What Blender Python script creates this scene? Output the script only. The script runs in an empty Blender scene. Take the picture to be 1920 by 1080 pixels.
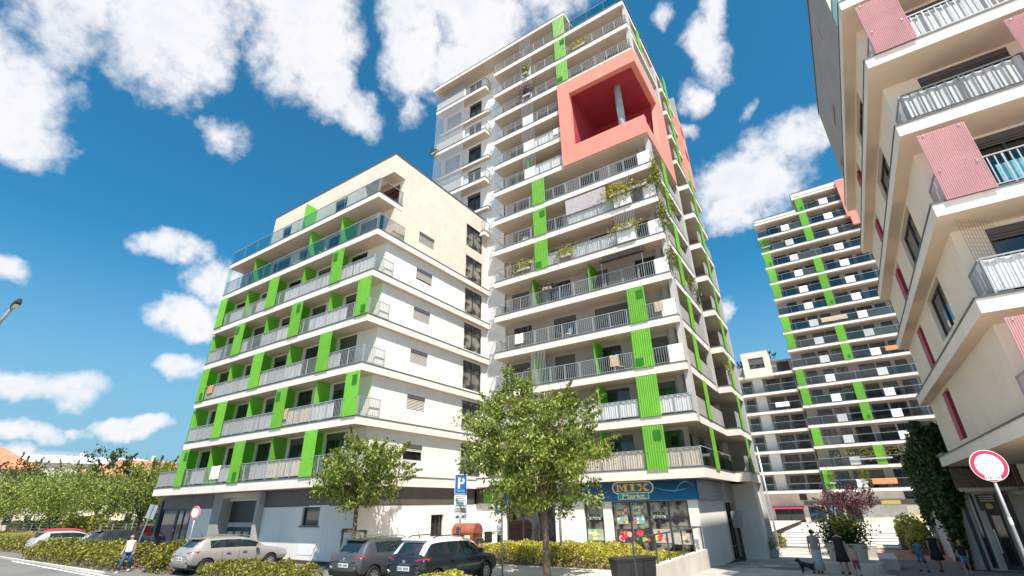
import bpy, bmesh, math, random
import numpy as np
from mathutils import Vector, Matrix, Quaternion
random.seed(7); RNG = np.random.default_rng(7)
S = bpy.context.scene
COL = S.collection
PI = math.pi
# ------------------------------------------------------------------ camera
CAM_H = 3.1
cd = bpy.data.cameras.new('camera'); cam = bpy.data.objects.new('camera', cd); COL.objects.link(cam)
cd.sensor_width = 36.0; cd.lens = 891 / 1920 * 36; cd.clip_start = .1; cd.clip_end = 3000
def cam_axes(pitch=24.7, roll=1.1, yaw=33.0):
    p, r, y = map(math.radians, (pitch, roll, yaw))
    f0 = Vector((-math.sin(y), math.cos(y), 0)); r0 = Vector((math.cos(y), math.sin(y), 0)); z = Vector((0, 0, 1))
    f = f0 * math.cos(p) + z * math.sin(p); u = z * math.cos(p) - f0 * math.sin(p)
    return r0 * math.cos(r) - u * math.sin(r), u * math.cos(r) + r0 * math.sin(r), f
_r, _u, _f = cam_axes()
cam.matrix_world = Matrix(((_r.x, _u.x, -_f.x, 0), (_r.y, _u.y, -_f.y, 0), (_r.z, _u.z, -_f.z, CAM_H), (0, 0, 0, 1)))
S.camera = cam
# ------------------------------------------------------------------ sun, exposure
SUN = Vector((1.16, -1.0, 2.5)).normalized()
sd = bpy.data.lights.new('sun', 'SUN'); sd.energy = 3.65; sd.angle = math.radians(.53); sd.color = (1, .93, .83)
sun = bpy.data.objects.new('sun', sd); COL.objects.link(sun); sun.location = (40, -40, 80)
sun.rotation_euler = (-SUN).to_track_quat('-Z', 'Y').to_euler()
S.view_settings.view_transform = 'Standard'; S.view_settings.look = 'None'
S.view_settings.exposure = 1.14; S.view_settings.gamma = 1.0; S.view_settings.use_curve_mapping = False
S.cycles.max_bounces = 6; S.cycles.transparent_max_bounces = 16; S.cycles.caustics_reflective = False; S.cycles.caustics_refractive = False
# ------------------------------------------------------------------ node helper
class NT:
    def __init__(s, tree): s.t = tree; s.n = tree.nodes; s.l = tree.links
    def new(s, typ, **kw):
        n = s.n.new(typ)
        for k, v in kw.items(): setattr(n, k, v)
        return n
    def put(s, sock, v):
        if isinstance(v, bpy.types.NodeSocket): s.l.new(v, sock)
        elif isinstance(v, (tuple, list)) and sock.type == 'RGBA' and len(v) == 3: sock.default_value = (*v, 1)
        else: sock.default_value = v
    def math(s, op, a, b=0.0, c=None, clamp=False):
        n = s.new('ShaderNodeMath', operation=op, use_clamp=clamp); s.put(n.inputs[0], a); s.put(n.inputs[1], b)
        if c is not None: s.put(n.inputs[2], c)
        return n.outputs[0]
    def mix(s, f, a, b, typ='MIX'):
        n = s.new('ShaderNodeMix', data_type='RGBA', blend_type=typ); s.put(n.inputs[0], f); s.put(n.inputs[6], a); s.put(n.inputs[7], b); return n.outputs[2]
    def noise(s, vec, scale, detail=4, rough=.55):
        n = s.new('ShaderNodeTexNoise'); s.put(n.inputs['Scale'], scale); s.put(n.inputs['Detail'], detail); s.put(n.inputs['Roughness'], rough)
        if vec is not None: s.l.new(vec, n.inputs['Vector'])
        return n
    def ramp(s, f, stops):
        n = s.new('ShaderNodeValToRGB'); e = n.color_ramp.elements
        while len(e) < len(stops): e.new(.5)
        for el, (p, c) in zip(e, stops): el.position = p; el.color = (*c, 1)
        s.put(n.inputs[0], f); return n.outputs[0]
    def smooth(s, v, a, b):
        n = s.new('ShaderNodeMapRange', interpolation_type='SMOOTHSTEP'); s.put(n.inputs[0], v); n.inputs[1].default_value = a; n.inputs[2].default_value = b; return n.outputs[0]
# ------------------------------------------------------------------ world: sky with cumulus
W = bpy.data.worlds.new('World'); S.world = W; W.use_nodes = True
w = NT(W.node_tree); w.n.clear()
out = w.new('ShaderNodeOutputWorld'); bg = w.new('ShaderNodeBackground'); w.l.new(bg.outputs[0], out.inputs[0])
sky = w.new('ShaderNodeTexSky', sky_type='NISHITA'); sky.sun_disc = False
sky.sun_elevation = math.asin(SUN.z); sky.sun_rotation = math.atan2(SUN.x, SUN.y); sky.altitude = 200; sky.air_density = 1.0; sky.dust_density = .6; sky.ozone_density = 2.0
SKY_STRENGTH = .10; SKY_TINT = (.16, .66, .76)
tc = w.new('ShaderNodeTexCoord'); sx = w.new('ShaderNodeSeparateXYZ'); w.l.new(tc.outputs['Generated'], sx.inputs[0])
az = w.math('MULTIPLY', w.math('ARCTAN2', sx.outputs[0], sx.outputs[1]), 180 / PI)
el = w.math('MULTIPLY', w.math('ARCSINE', sx.outputs[2]), 180 / PI)
cosel = w.math('COSINE', w.math('MULTIPLY', el, PI / 180))
nA = w.noise(tc.outputs['Generated'], 7.0, 8, .62); nB = w.noise(tc.outputs['Generated'], 26.0, 6, .6)
nC = w.noise(tc.outputs['Generated'], 70.0, 5, .6)
nW = w.noise(tc.outputs['Generated'], 5.0, 5, .6)
ws = w.new('ShaderNodeSeparateColor'); w.l.new(nW.outputs['Color'], ws.inputs[0])
azw = w.math('ADD', az, w.math('MULTIPLY', w.math('SUBTRACT', ws.outputs[0], .5), 11.0))
elw = w.math('ADD', el, w.math('MULTIPLY', w.math('SUBTRACT', ws.outputs[1], .5), 7.0))
CLOUDS = [  # azimuth, elevation, half width, half height (degrees), weight
    (-79, 44.5, 7.5, 7, 1.05), (-65, 48, 8, 7, 1.1), (-59.5, 44.5, 4, 4, .9), (-89, 33, 7, 6, 1.0), (-86, 29.6, 6, 2.6, .95), (-87, 39, 5.5, 5.5, .95), (-73, 53, 14, 7, 1.0),
    (-70.5, 36.3, 4.0, 2.4, .72), (-55, 42.5, 4.2, 3.4, .80), (-38, 54, 11, 9.5, 1.2), (-49, 52, 5.5, 6.5, 1.05), (-61, 56, 3, 4, .75), (-25, 60, 12, 8, 1.1), (-48, 44.5, 3, 3, .7),
    (-2.6, 46.6, 3.4, 3.2, .98), (.6, 50, 2.6, 2.6, .95), (-6, 43, 2.6, 2.0, .85), (-7.5, 51.3, 2.3, 1.6, .72), (0, 33, 8, 4.0, 1.1), (-4.5, 29.5, 4.6, 2.6, 1.0), (5, 35, 5, 3, 1.0), (-.3, 39.2, 1.6, 1.2, .62), (-7, 40, 2.2, 1.0, .55),
    (-72, 23.8, 4.2, 1.6, .82), (-67, 21.6, 4.4, 2.4, .95), (-69.8, 17.6, 3.6, 2.2, 1.0), (-77.7, 9.7, 5, 1.35, 1.0), (-71, 6.7, 3.2, .95, .95), (-78, 6.2, 4.0, .95, .95), (-83.6, 19.2, 2.8, 1.4, .95), (-68, 12.7, 2.6, 1.3, .9), (-77, 4.4, 4.5, .9, .8), (-7.2, 19, 2.0, 1.7, .9), (-74.5, 6.6, 1.0, .5, .7),
    (-84, 20, .6, .4, .5)]
dens = None
for a, e, ha, he, wt in CLOUDS:
    da = w.math('DIVIDE', w.math('MULTIPLY', w.math('SUBTRACT', azw, a), cosel), ha * math.cos(math.radians(e)) * .9)
    de = w.math('DIVIDE', w.math('SUBTRACT', elw, e), he)
    q = w.math('SUBTRACT', wt, w.math('MULTIPLY', w.math('ADD', w.math('MULTIPLY', da, da), w.math('MULTIPLY', de, de)), .74))
    q = w.math('MULTIPLY', q, 1.22)
    dens = q if dens is None else w.math('MAXIMUM', dens, q)
nG = w.noise(tc.outputs['Generated'], 3.2, 6, .6)                                   # cumulus over the rest of the sky
inview = w.math('MULTIPLY', w.smooth(az, -100, -92), w.smooth(az, 24, 14))
gen = w.math('SUBTRACT', w.math('MULTIPLY', w.math('SUBTRACT', nG.outputs[0], .505), 6.0), w.math('MULTIPLY', inview, 3.0))
dens = w.math('MAXIMUM', w.math('MAXIMUM', dens, gen), -.6)
dens = w.math('ADD', dens, w.math('MULTIPLY', w.math('SUBTRACT', nA.outputs[0], .5), 2.6))
dens = w.math('ADD', dens, w.math('MULTIPLY', w.math('SUBTRACT', nB.outputs[0], .5), 1.3))
dens = w.math('ADD', dens, w.math('MULTIPLY', w.math('SUBTRACT', nC.outputs[0], .5), .6))
dens = w.math('MULTIPLY', dens, w.smooth(el, .0, 3.0))
cover = w.math('MULTIPLY', w.smooth(dens, -.02, 1.15), w.math('ADD', .86, w.math('MULTIPLY', w.smooth(dens, .5, 1.4), .14)))
shade = w.smooth(w.math('ADD', w.math('MULTIPLY', nW.outputs[0], .8), w.math('MULTIPLY', dens, .5)), .55, 1.5)
cloudc = w.mix(shade, (4.9, 4.8, 4.85), (3.7, 3.8, 4.15))
skyc = w.mix(1.0, sky.outputs[0], SKY_TINT, 'MULTIPLY')
haze_ = w.math('MULTIPLY', w.smooth(el, 27, 0), .92)
skyc = w.mix(haze_, skyc, (1.45, 2.3, 3.0))
fin = w.mix(cover, skyc, cloudc)
w.l.new(fin, bg.inputs[0]); bg.inputs[1].default_value = SKY_STRENGTH
# ------------------------------------------------------------------ materials
M = {}
def mat(name, col, rough=.8, var=.10, scale=1.5, bump=0.0, bscale=60, metal=0.0, spec=.5, streak=0.0, rnd=0.0, coat=0.0):
    m = bpy.data.materials.new(name); m.use_nodes = True; t = NT(m.node_tree); b = t.n['Principled BSDF']
    tc = t.new('ShaderNodeTexCoord'); c = col
    n = t.noise(tc.outputs['Object'], scale, 5)
    c = t.mix(t.smooth(n.outputs[0], .3, .7), tuple(x * (1 - var) for x in col), tuple(min(1, x * (1 + var)) for x in col))
    if streak:
        mp = t.new('ShaderNodeMapping'); t.l.new(tc.outputs['Object'], mp.inputs[0]); mp.inputs['Scale'].default_value = (3, 3, .18)
        s_ = t.noise(mp.outputs[0], 2.2, 4); c = t.mix(t.math('MULTIPLY', t.smooth(s_.outputs[0], .5, .75), streak), c, tuple(x * .55 for x in col))
    if rnd:
        oi = t.new('ShaderNodeObjectInfo'); c = t.mix(1.0, c, t.ramp(oi.outputs['Random'], [(0, (1 - rnd,) * 3), (1, (1 + rnd * .4,) * 3)]), 'MULTIPLY')
    t.put(b.inputs['Base Color'], c); b.inputs['Roughness'].default_value = rough; b.inputs['Metallic'].default_value = metal
    b.inputs['Specular IOR Level'].default_value = spec; b.inputs['Coat Weight'].default_value = coat
    if bump:
        bn = t.new('ShaderNodeBump'); bn.inputs['Strength'].default_value = bump; bn.inputs['Distance'].default_value = .02
        t.l.new(t.noise(tc.outputs['Object'], bscale, 4).outputs[0], bn.inputs['Height']); t.l.new(bn.outputs[0], b.inputs['Normal'])
    M[name] = m; return m
def cladding(name, col):
    m = mat(name, col, .85, .05, .6, .2, 90, streak=.08); t = NT(m.node_tree); b = t.n['Principled BSDF']; src = b.inputs['Base Color'].links[0].from_socket
    tc = t.new('ShaderNodeTexCoord'); s_ = t.new('ShaderNodeSeparateXYZ'); t.l.new(tc.outputs['Object'], s_.inputs[0]); c = t.new('ShaderNodeCombineXYZ'); t.l.new(t.math('ADD', s_.outputs[0], s_.outputs[1]), c.inputs[0]); t.l.new(s_.outputs[2], c.inputs[1])
    br = t.new('ShaderNodeTexBrick'); t.l.new(c.outputs[0], br.inputs['Vector']); br.inputs['Scale'].default_value = 1.0; br.inputs['Brick Width'].default_value = 1.5; br.inputs['Row Height'].default_value = .75; br.inputs['Mortar Size'].default_value = .012; br.inputs['Color1'].default_value = (1, 1, 1, 1); br.inputs['Color2'].default_value = (.93, .93, .93, 1); br.inputs['Mortar'].default_value = (.74, .73, .72, 1)
    t.put(b.inputs['Base Color'], t.mix(1.0, src, br.outputs[0], 'MULTIPLY'))
def trans(name, col, f=.45, rough=.4, clear=0.0, rnd=0.0):
    m = bpy.data.materials.new(name); m.use_nodes = True; t = NT(m.node_tree); b = t.n['Principled BSDF']; o = t.n['Material Output']
    tc = t.new('ShaderNodeTexCoord'); n = t.noise(tc.outputs['Object'], 1.1, 4)
    c = t.mix(t.smooth(n.outputs[0], .3, .7), tuple(x * .88 for x in col), col)
    if rnd:
        oi = t.new('ShaderNodeObjectInfo'); c = t.mix(1.0, c, t.ramp(oi.outputs['Random'], [(0, (1 - rnd,) * 3), (1, (1.0,) * 3)]), 'MULTIPLY')
    t.put(b.inputs['Base Color'], c); b.inputs['Roughness'].default_value = rough
    tr = t.new('ShaderNodeBsdfTranslucent'); t.put(tr.inputs[0], c); mx = t.new('ShaderNodeMixShader'); mx.inputs[0].default_value = f
    t.l.new(b.outputs[0], mx.inputs[1]); t.l.new(tr.outputs[0], mx.inputs[2]); res = mx
    if clear:
        tp = t.new('ShaderNodeBsdfTransparent'); tp.inputs[0].default_value = (*[min(1, .35 + .65 * x) for x in col], 1); m2 = t.new('ShaderNodeMixShader'); m2.inputs[0].default_value = clear
        t.l.new(mx.outputs[0], m2.inputs[1]); t.l.new(tp.outputs[0], m2.inputs[2]); res = m2
    t.l.new(res.outputs[0], o.inputs[0]); M[name] = m; return m
def glass(name, tint, refl=.10):
    m = bpy.data.materials.new(name); m.use_nodes = True; t = NT(m.node_tree); o = t.n['Material Output']; t.n.remove(t.n['Principled BSDF'])
    tp = t.new('ShaderNodeBsdfTransparent'); tp.inputs[0].default_value = (*tint, 1); gl = t.new('ShaderNodeBsdfGlossy'); gl.inputs['Roughness'].default_value = .02
    lw = t.new('ShaderNodeLayerWeight'); lw.inputs[0].default_value = .25; f = t.math('ADD', t.math('MULTIPLY', lw.outputs['Fresnel'], .30), refl, clamp=True)
    mx = t.new('ShaderNodeMixShader'); t.l.new(f, mx.inputs[0]); t.l.new(tp.outputs[0], mx.inputs[1]); t.l.new(gl.outputs[0], mx.inputs[2]); t.l.new(mx.outputs[0], o.inputs[0]); M[name] = m
def leafmat(name, c0, c1, c2, tl=.35):
    m = bpy.data.materials.new(name); m.use_nodes = True; t = NT(m.node_tree); b = t.n['Principled BSDF']; o = t.n['Material Output']
    g = t.new('ShaderNodeNewGeometry'); c = t.ramp(g.outputs['Random Per Island'], [(0, c0), (.55, c1), (1, c2)])
    t.put(b.inputs['Base Color'], c); b.inputs['Roughness'].default_value = .42; b.inputs['Specular IOR Level'].default_value = .45
    tr = t.new('ShaderNodeBsdfTranslucent'); t.put(tr.inputs[0], c); mx = t.new('ShaderNodeMixShader'); mx.inputs[0].default_value = tl
    t.l.new(b.outputs[0], mx.inputs[1]); t.l.new(tr.outputs[0], mx.inputs[2]); t.l.new(mx.outputs[0], o.inputs[0]); M[name] = m
def windowmat(name, olive=False):
    m = bpy.data.materials.new(name); m.use_nodes = True; t = NT(m.node_tree); b = t.n['Principled BSDF']
    oi = t.new('ShaderNodeObjectInfo'); tc = t.new('ShaderNodeTexCoord'); n = t.noise(tc.outputs['Object'], 1.6, 3)
    c = t.ramp(oi.outputs['Random'], [(0, (.012, .014, .017)), (.45, (.03, .035, .04)), (.7, (.05, .09, .14)), (.85, (.02, .022, .026)), (1, (.16, .17, .17))] if not olive else [(0, (.17, .165, .125)), (.5, (.26, .245, .20)), (1, (.34, .31, .26))])
    c = t.mix(t.smooth(n.outputs[0], .42, .6), c, (.012, .014, .018)); t.put(b.inputs['Base Color'], c)
    b.inputs['Roughness'].default_value = .04; b.inputs['Specular IOR Level'].default_value = .9; M[name] = m
mat('stucco_white', (.81, .78, .745), .9, .05, .5, .25, 90, streak=.18)
cladding('stucco_cream', (.76, .675, .57))
mat('street_cream', (.83, .735, .62), .9, .05, .6, .25, 90, streak=.10)
mat('fascia', (.83, .755, .685), .85, .05, .9, .15, 60, streak=.22)
mat('soffit', (.70, .555, .43), .9, .05, .8, .1, 60)  # warm tone partly paints in light bounced up from the ground
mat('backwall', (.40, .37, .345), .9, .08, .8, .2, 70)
mat('bay_wall', (.74, .72, .62), .9, .04, .8, .2, 70)  # white wall; pale yellow tint paints in light reflected off the green screens
mat('column_concrete', (.50, .485, .47), .85, .06, 1.3, .2, 40, streak=.2)
mat('concrete', (.42, .41, .40), .85, .10, 1.3, .25, 40, streak=.2)
mat('concrete_pale', (.58, .53, .475), .85, .12, 1.1, .25, 40, streak=.2)
mat('grey_render', (.36, .345, .335), .9, .07, .7, .2, 60, streak=.15)
mat('coping', (.10, .105, .11), .5, .1, 2, spec=.4)
mat('frame_dark', (.045, .045, .05), .45, .1, 2)
mat('rail_metal', (.40, .41, .42), .5, .08, 4, metal=.25)
mat('rail_dark', (.09, .10, .105), .4, .08, 4, metal=.3)
mat('handrail', (.72, .73, .74), .3, .05, 4, metal=.7)
mat('blind', (.17, .155, .14), .6, .08, 3, rnd=.35)
mat('blind_light', (.60, .56, .51), .6, .05, 3)
mat('blind_box', (.10, .095, .10), .6, .05, 3)
mat('screen_grey', (.55, .55, .55), .7, .08, 2, rnd=.22)
mat('screen_beige', (.70, .60, .48), .8, .12, 5, rnd=.15)
mat('screen_white', (.82, .81, .80), .6, .04, 2)
mat('dark_band', (.115, .105, .10), .45, .12, 1.2)
mat('plinth', (.075, .07, .07), .9, .15, 2)
mat('salmon', (.74, .27, .205), .75, .05, .8, .1, 60, streak=.06)
mat('crimson', (.36, .030, .045), .8, .08, .8)
mat('red_shutter', (.40, .03, .06), .55, .06, 2)
mat('awning', (.45, .41, .42), .8, .08, 3)
mat('black_plastic', (.018, .019, .022), .42, .15, 4)
mat('rubber', (.015, .015, .016), .8, .1, 5)
mat('pole_metal', (.40, .41, .42), .45, .1, 4, metal=.5)
mat('bark', (.17, .125, .09), .95, .25, 9, .8, 26)
mat('terracotta', (.50, .20, .11), .85, .15, .8, .2, 20)
mat('house_cream', (.66, .55, .42), .9, .06, .6)
mat('house_pale', (.68, .62, .56), .9, .06, .6)
mat('curtain_red', (.45, .06, .07), .8)
trans('green_screen', (.28, .76, .08), .42, .38, rnd=.22)
trans('green_inset', (.10, .42, .06), .4, .3, .25)
trans('net_white', (.85, .85, .84), .3, .6, .62)
trans('pink_screen', (.96, .60, .62), .28, .35, .10)
glass('clear_glass', (.86, .93, .92), .05); glass('smoked_glass', (.62, .66, .66), .06); glass('teal_glass', (.62, .82, .80), .07)
windowmat('pane'); windowmat('pane_olive', True)  # olive: dull reflection of the tall windows painted in; shop panes share it
leafmat('leaf_cherry', (.040, .070, .012), (.23, .31, .045), (.58, .61, .16), .45)
leafmat('leaf_dark', (.022, .045, .012), (.050, .085, .020), (.10, .13, .035))
leafmat('leaf_yellow', (.18, .18, .022), (.50, .45, .055), (.68, .61, .13))
leafmat('leaf_hedge', (.055, .080, .014), (.23, .24, .035), (.46, .40, .07))
leafmat('leaf_purple', (.055, .018, .025), (.12, .04, .05), (.22, .09, .09), .2)
leafmat('leaf_ivy', (.014, .035, .009), (.040, .075, .015), (.09, .13, .025), .25)
leafmat('grass_blade', (.20, .20, .05), (.40, .36, .10), (.55, .48, .16), .2)
# ------------------------------------------------------------------ mesh helpers
class MB:
    def __init__(s): s.v = []; s.f = []; s.m = []; s.ms = []
    def mi(s, m):
        if m not in s.ms: s.ms.append(m)
        return s.ms.index(m)
    def quad(s, pts, m=None):
        i = len(s.v); s.v += [tuple(p) for p in pts]; s.f.append(tuple(range(i, i + len(pts)))); s.m.append(s.mi(m)); return s
    def box(s, x0, x1, y0, y1, z0, z1, m=None):
        if x1 < x0: x0, x1 = x1, x0
        if y1 < y0: y0, y1 = y1, y0
        if z1 < z0: z0, z1 = z1, z0
        i = len(s.v); s.v += [(x, y, z) for z in (z0, z1) for y in (y0, y1) for x in (x0, x1)]; k = s.mi(m)
        for f in ((0, 2, 3, 1), (4, 5, 7, 6), (0, 1, 5, 4), (2, 6, 7, 3), (0, 4, 6, 2), (1, 3, 7, 5)): s.f.append(tuple(i + a for a in f)); s.m.append(k)
        return s
    def tube(s, pts, rad, n=8, m=None, cap=True):
        pts = [Vector(p) for p in pts]; rad = rad if isinstance(rad, (list, tuple)) else [rad] * len(pts); i0 = len(s.v); k = s.mi(m)
        a = None
        for j, p in enumerate(pts):
            d = (pts[min(j + 1, len(pts) - 1)] - pts[max(j - 1, 0)]).normalized()
            if a is None: a = d.orthogonal().normalized()
            a = (a - d * a.dot(d)); a = a.normalized() if a.length > 1e-6 else d.orthogonal().normalized()
            b = d.cross(a)
            for t in range(n): s.v.append(tuple(p + (a * math.cos(2 * PI * t / n) + b * math.sin(2 * PI * t / n)) * rad[j]))
        for j in range(len(pts) - 1):
            for t in range(n):
                s.f.append((i0 + j * n + t, i0 + j * n + (t + 1) % n, i0 + (j + 1) * n + (t + 1) % n, i0 + (j + 1) * n + t)); s.m.append(k)
        if cap:
            s.f.append(tuple(i0 + t for t in range(n))[::-1]); s.m.append(k); e = i0 + (len(pts) - 1) * n; s.f.append(tuple(e + t for t in range(n))); s.m.append(k)
        return s
    def loft(s, rings, m=None, cap=True):
        i0 = len(s.v); n = len(rings[0]); k = s.mi(m)
        for r in rings: s.v += [tuple(p) for p in r]
        for j in range(len(rings) - 1):
            for t in range(n):
                s.f.append((i0 + j * n + t, i0 + j * n + (t + 1) % n, i0 + (j + 1) * n + (t + 1) % n, i0 + (j + 1) * n + t)); s.m.append(k)
        if cap:
            s.f.append(tuple(i0 + t for t in range(n))[::-1]); s.m.append(k); e = i0 + (len(rings) - 1) * n; s.f.append(tuple(e + t for t in range(n))); s.m.append(k)
        return s
    def prism(s, poly, d0, d1, axis='y', m=None):      # extrude a polygon given in (u, z)
        P = (lambda u, z, d: (u, d, z)) if axis == 'y' else (lambda u, z, d: (d, u, z)) if axis == 'x' else (lambda u, z, d: (u, z, d))
        return s.loft([[P(u, z, d0) for u, z in poly], [P(u, z, d1) for u, z in poly]], m)
    def mesh(s, name, mats=None, smooth=False, fix=True):
        me = bpy.data.meshes.new(name); me.from_pydata(s.v, [], s.f)
        for m in (s.ms if mats is None else [mats]): me.materials.append(M[m] if isinstance(m, str) else m)
        if mats is None: me.polygons.foreach_set('material_index', s.m)
        if fix:
            bm = bmesh.new(); bm.from_mesh(me); bmesh.ops.recalc_face_normals(bm, faces=bm.faces); bm.to_mesh(me); bm.free()
        if smooth: me.polygons.foreach_set('use_smooth', [True] * len(me.polygons))
        me.update(); return me
    def build(s, name, mats=None, parent=None, loc=None, smooth=False, fix=True):
        me = s.mesh(name, mats, smooth, fix)
        if parent is not None and loc is None:          # world coordinates -> local to the parent (unrotated parents)
            o_ = world_of(parent); me.transform(Matrix.Translation(-o_)); loc = (0, 0, 0)
        return put(name, me, parent, loc or (0, 0, 0))
def world_of(o):
    v = Vector(o.location)
    while o.parent: o = o.parent; v = v + o.location
    return v
def put(name, me, parent=None, loc=(0, 0, 0), rz=0.0):
    o = bpy.data.objects.new(name, me); COL.objects.link(o); o.location = loc; o.rotation_euler = (0, 0, rz)
    if parent is not None: o.parent = parent
    return o
def puw(name, me, parent, loc, rz=0.0):                # world location under an unrotated parent
    return put(name, me, parent, Vector(loc) - world_of(parent), rz)
def tag(o, label=None, cat=None, group=None, kind=None):
    if label: o['label'] = label
    if cat: o['category'] = cat
    if group: o['group'] = group
    if kind: o['kind'] = kind
    return o
def thing(name, label, cat, loc=(0, 0, 0), rz=0.0, group=None):
    return tag(put(name, None, None, loc, rz), label, cat, group)
def copy_tree(o, parent=None):
    c = o.copy(); COL.objects.link(c)
    if parent is not None: c.parent = parent
    for ch in list(o.children): copy_tree(ch, c)
    return c
def zg_l(y): return float(np.interp(y, [15, 22], [.6, .75]))
def zg_r(y): return float(np.interp(y, [15, 27, 34, 40], [.6, .32, -.05, -.2]))
def zg(x, y): return zg_l(y) if x < -6.6 else zg_r(y)
_mc = {}
def cached(key, fn):
    if key not in _mc: _mc[key] = fn()
    return _mc[key]
# ------------------------------------------------------------------ facade kit. facing: 's' looks to -Y, 'e' to +X, 'w' to -X
ROT = {'s': 0.0, 'e': PI / 2, 'w': -PI / 2}
def P3(face, plane, u, d, z):       # u along the wall, d outwards
    return (u, plane - d, z) if face == 's' else (plane + d, u, z) if face == 'e' else (plane - d, u, z)
def fbox(mb, face, plane, u0, u1, z0, z1, d0, d1, m=None):
    a = P3(face, plane, u0, d0, z0); b = P3(face, plane, u1, d1, z1); return mb.box(a[0], b[0], a[1], b[1], z0, z1, m)
def wall_open(name, parent, face, plane, u0, u1, z0, z1, ops, m, depth=.16, mreveal=None):
    us = sorted({u0, u1, *[c for o in ops for c in o[:2]]}); zs = sorted({z0, z1, *[c for o in ops for c in o[2:4]]})
    us = [u for u in us if u0 <= u <= u1]; zs = [z for z in zs if z0 <= z <= z1]; mb = MB()
    for a, b in zip(us, us[1:]):
        for c, d in zip(zs, zs[1:]):
            cu, cz = (a + b) / 2, (c + d) / 2
            if any(o[0] < cu < o[1] and o[2] < cz < o[3] for o in ops): continue
            mb.quad([P3(face, plane, a, 0, c), P3(face, plane, b, 0, c), P3(face, plane, b, 0, d), P3(face, plane, a, 0, d)], m)
    r = mreveal or m
    for a, b, c, d in [o[:4] for o in ops if len(o) < 7]:
        a, b, c, d = max(a, u0), min(b, u1), max(c, z0), min(d, z1)
        for (p, q) in (((a, c), (b, c)), ((b, c), (b, d)), ((b, d), (a, d)), ((a, d), (a, c))):
            mb.quad([P3(face, plane, p[0], 0, p[1]), P3(face, plane, q[0], 0, q[1]), P3(face, plane, q[0], -depth, q[1]), P3(face, plane, p[0], -depth, p[1])], r)
    return mb.build(name, None, parent, fix=False)
def lface(fn): return fn
def win_meshes(w_, h_, leaves=2, fw=.06, pane='pane'):
    def mk():
        f = MB(); f.box(0, fw, -.05, .05, 0, h_).box(w_ - fw, w_, -.05, .05, 0, h_).box(fw, w_ - fw, -.05, .05, 0, fw).box(fw, w_ - fw, -.05, .05, h_ - fw, h_)
        for i in range(1, leaves): c = w_ * i / leaves; f.box(c - fw * .6, c + fw * .6, -.055, .045, fw, h_ - fw)
        g = MB(); g.box(fw * .7, w_ - fw * .7, -.008, .012, fw * .7, h_ - fw * .7)
        return f.mesh('window', 'frame_dark'), g.mesh('pane', pane)
    return cached(('win', round(w_, 2), round(h_, 2), leaves, pane), mk)
def blind_mesh(w_, h_, lm='blind'):
    def mk():
        b = MB(); b.box(0, w_, -.10, -.02, h_ - .2, h_, 'blind_box'); n = max(2, int((h_ - .2) / .085))
        for i in range(n):
            z = h_ - .2 - (i + 1) * .085
            b.quad([(.03, -.085, z), (w_ - .03, -.085, z), (w_ - .03, -.06, z + .06), (.03, -.06, z + .06)], lm); b.quad([(.03, -.06, z + .06), (w_ - .03, -.06, z + .06), (w_ - .03, -.058, z + .085), (.03, -.058, z + .085)], 'blind_box')
        return b.mesh('blind', fix=False)
    return cached(('bl', round(w_, 2), round(h_, 2), lm), mk)
def window(parent, face, plane, u0, u1, z0, z1, depth=.12, leaves=2, blind=0.0, name='window', pane='pane', lm='blind'):
    w_, h_ = u1 - u0, z1 - z0; f, g = win_meshes(w_, h_, leaves, .06, pane)
    ua = u0 if face != 'w' else u1
    o = puw(name, f, parent, P3(face, plane, ua, -depth, z0), ROT[face]); put('pane', g, o)
    if blind > 0: bh = max(.35, h_ * blind); put('blind', blind_mesh(w_, round(bh, 2), lm), o, (0, 0, h_ - round(bh, 2)))
    return o
def rail_mesh(L, h_=1.0, gap=.115, bar=.011, dark=False):
    def mk():
        r = MB(); r.box(0, L, -.022, .022, h_ - .035, h_); r.box(0, L, -.012, .012, .07, .10)
        n = max(1, round(L / 1.15))
        for i in range(n + 1): x = min(max(L * i / n, .02), L - .02); r.box(x - .02, x + .02, -.016, .016, 0, h_ - .035)
        nb = int(L / gap)
        for i in range(1, nb): x = i * L / nb; r.box(x - bar, x + bar, -.006, .006, .10, h_ - .035)
        return r.mesh('railing', 'rail_dark' if dark else 'rail_metal')
    return cached(('rail', round(L, 2), h_, gap, dark, bar), mk)
def railing(parent, face, plane, u0, u1, z, h_=1.0, inset=.08, gap=.115, name='railing', dark=False, bar=.011):
    L = u1 - u0; ua = u0 if face != 'w' else u1
    return puw(name, rail_mesh(L, h_, gap, bar, dark), parent, P3(face, plane, ua, -inset, z), ROT[face])
def screen(parent, face, plane, u0, u1, z0, z1, m, inset=.12, name='privacy_screen', fold=True):
    def mk():
        b = MB(); n = max(2, int((u1 - u0) / .16)) if fold else 1; L = u1 - u0
        for i in range(n):
            a, c = L * i / n, L * (i + 1) / n; d0, d1 = (.012, -.012) if i % 2 else (-.012, .012)
            if not fold: d0 = d1 = 0
            b.quad([(a, d0, 0), (c, d1, 0), (c, d1, z1 - z0), (a, d0, z1 - z0)], m); b.quad([(a, d0 + .006, 0), (c, d1 + .006, 0), (c, d1 + .006, z1 - z0), (a, d0 + .006, z1 - z0)], m)
        return b.mesh(name, fix=False)
    me = cached(('scr', name, round(u1 - u0, 2), round(z1 - z0, 2), m, fold), mk); ua = u0 if face != 'w' else u1
    return puw(name, me, parent, P3(face, plane, ua, -inset, z0), ROT[face])
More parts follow.
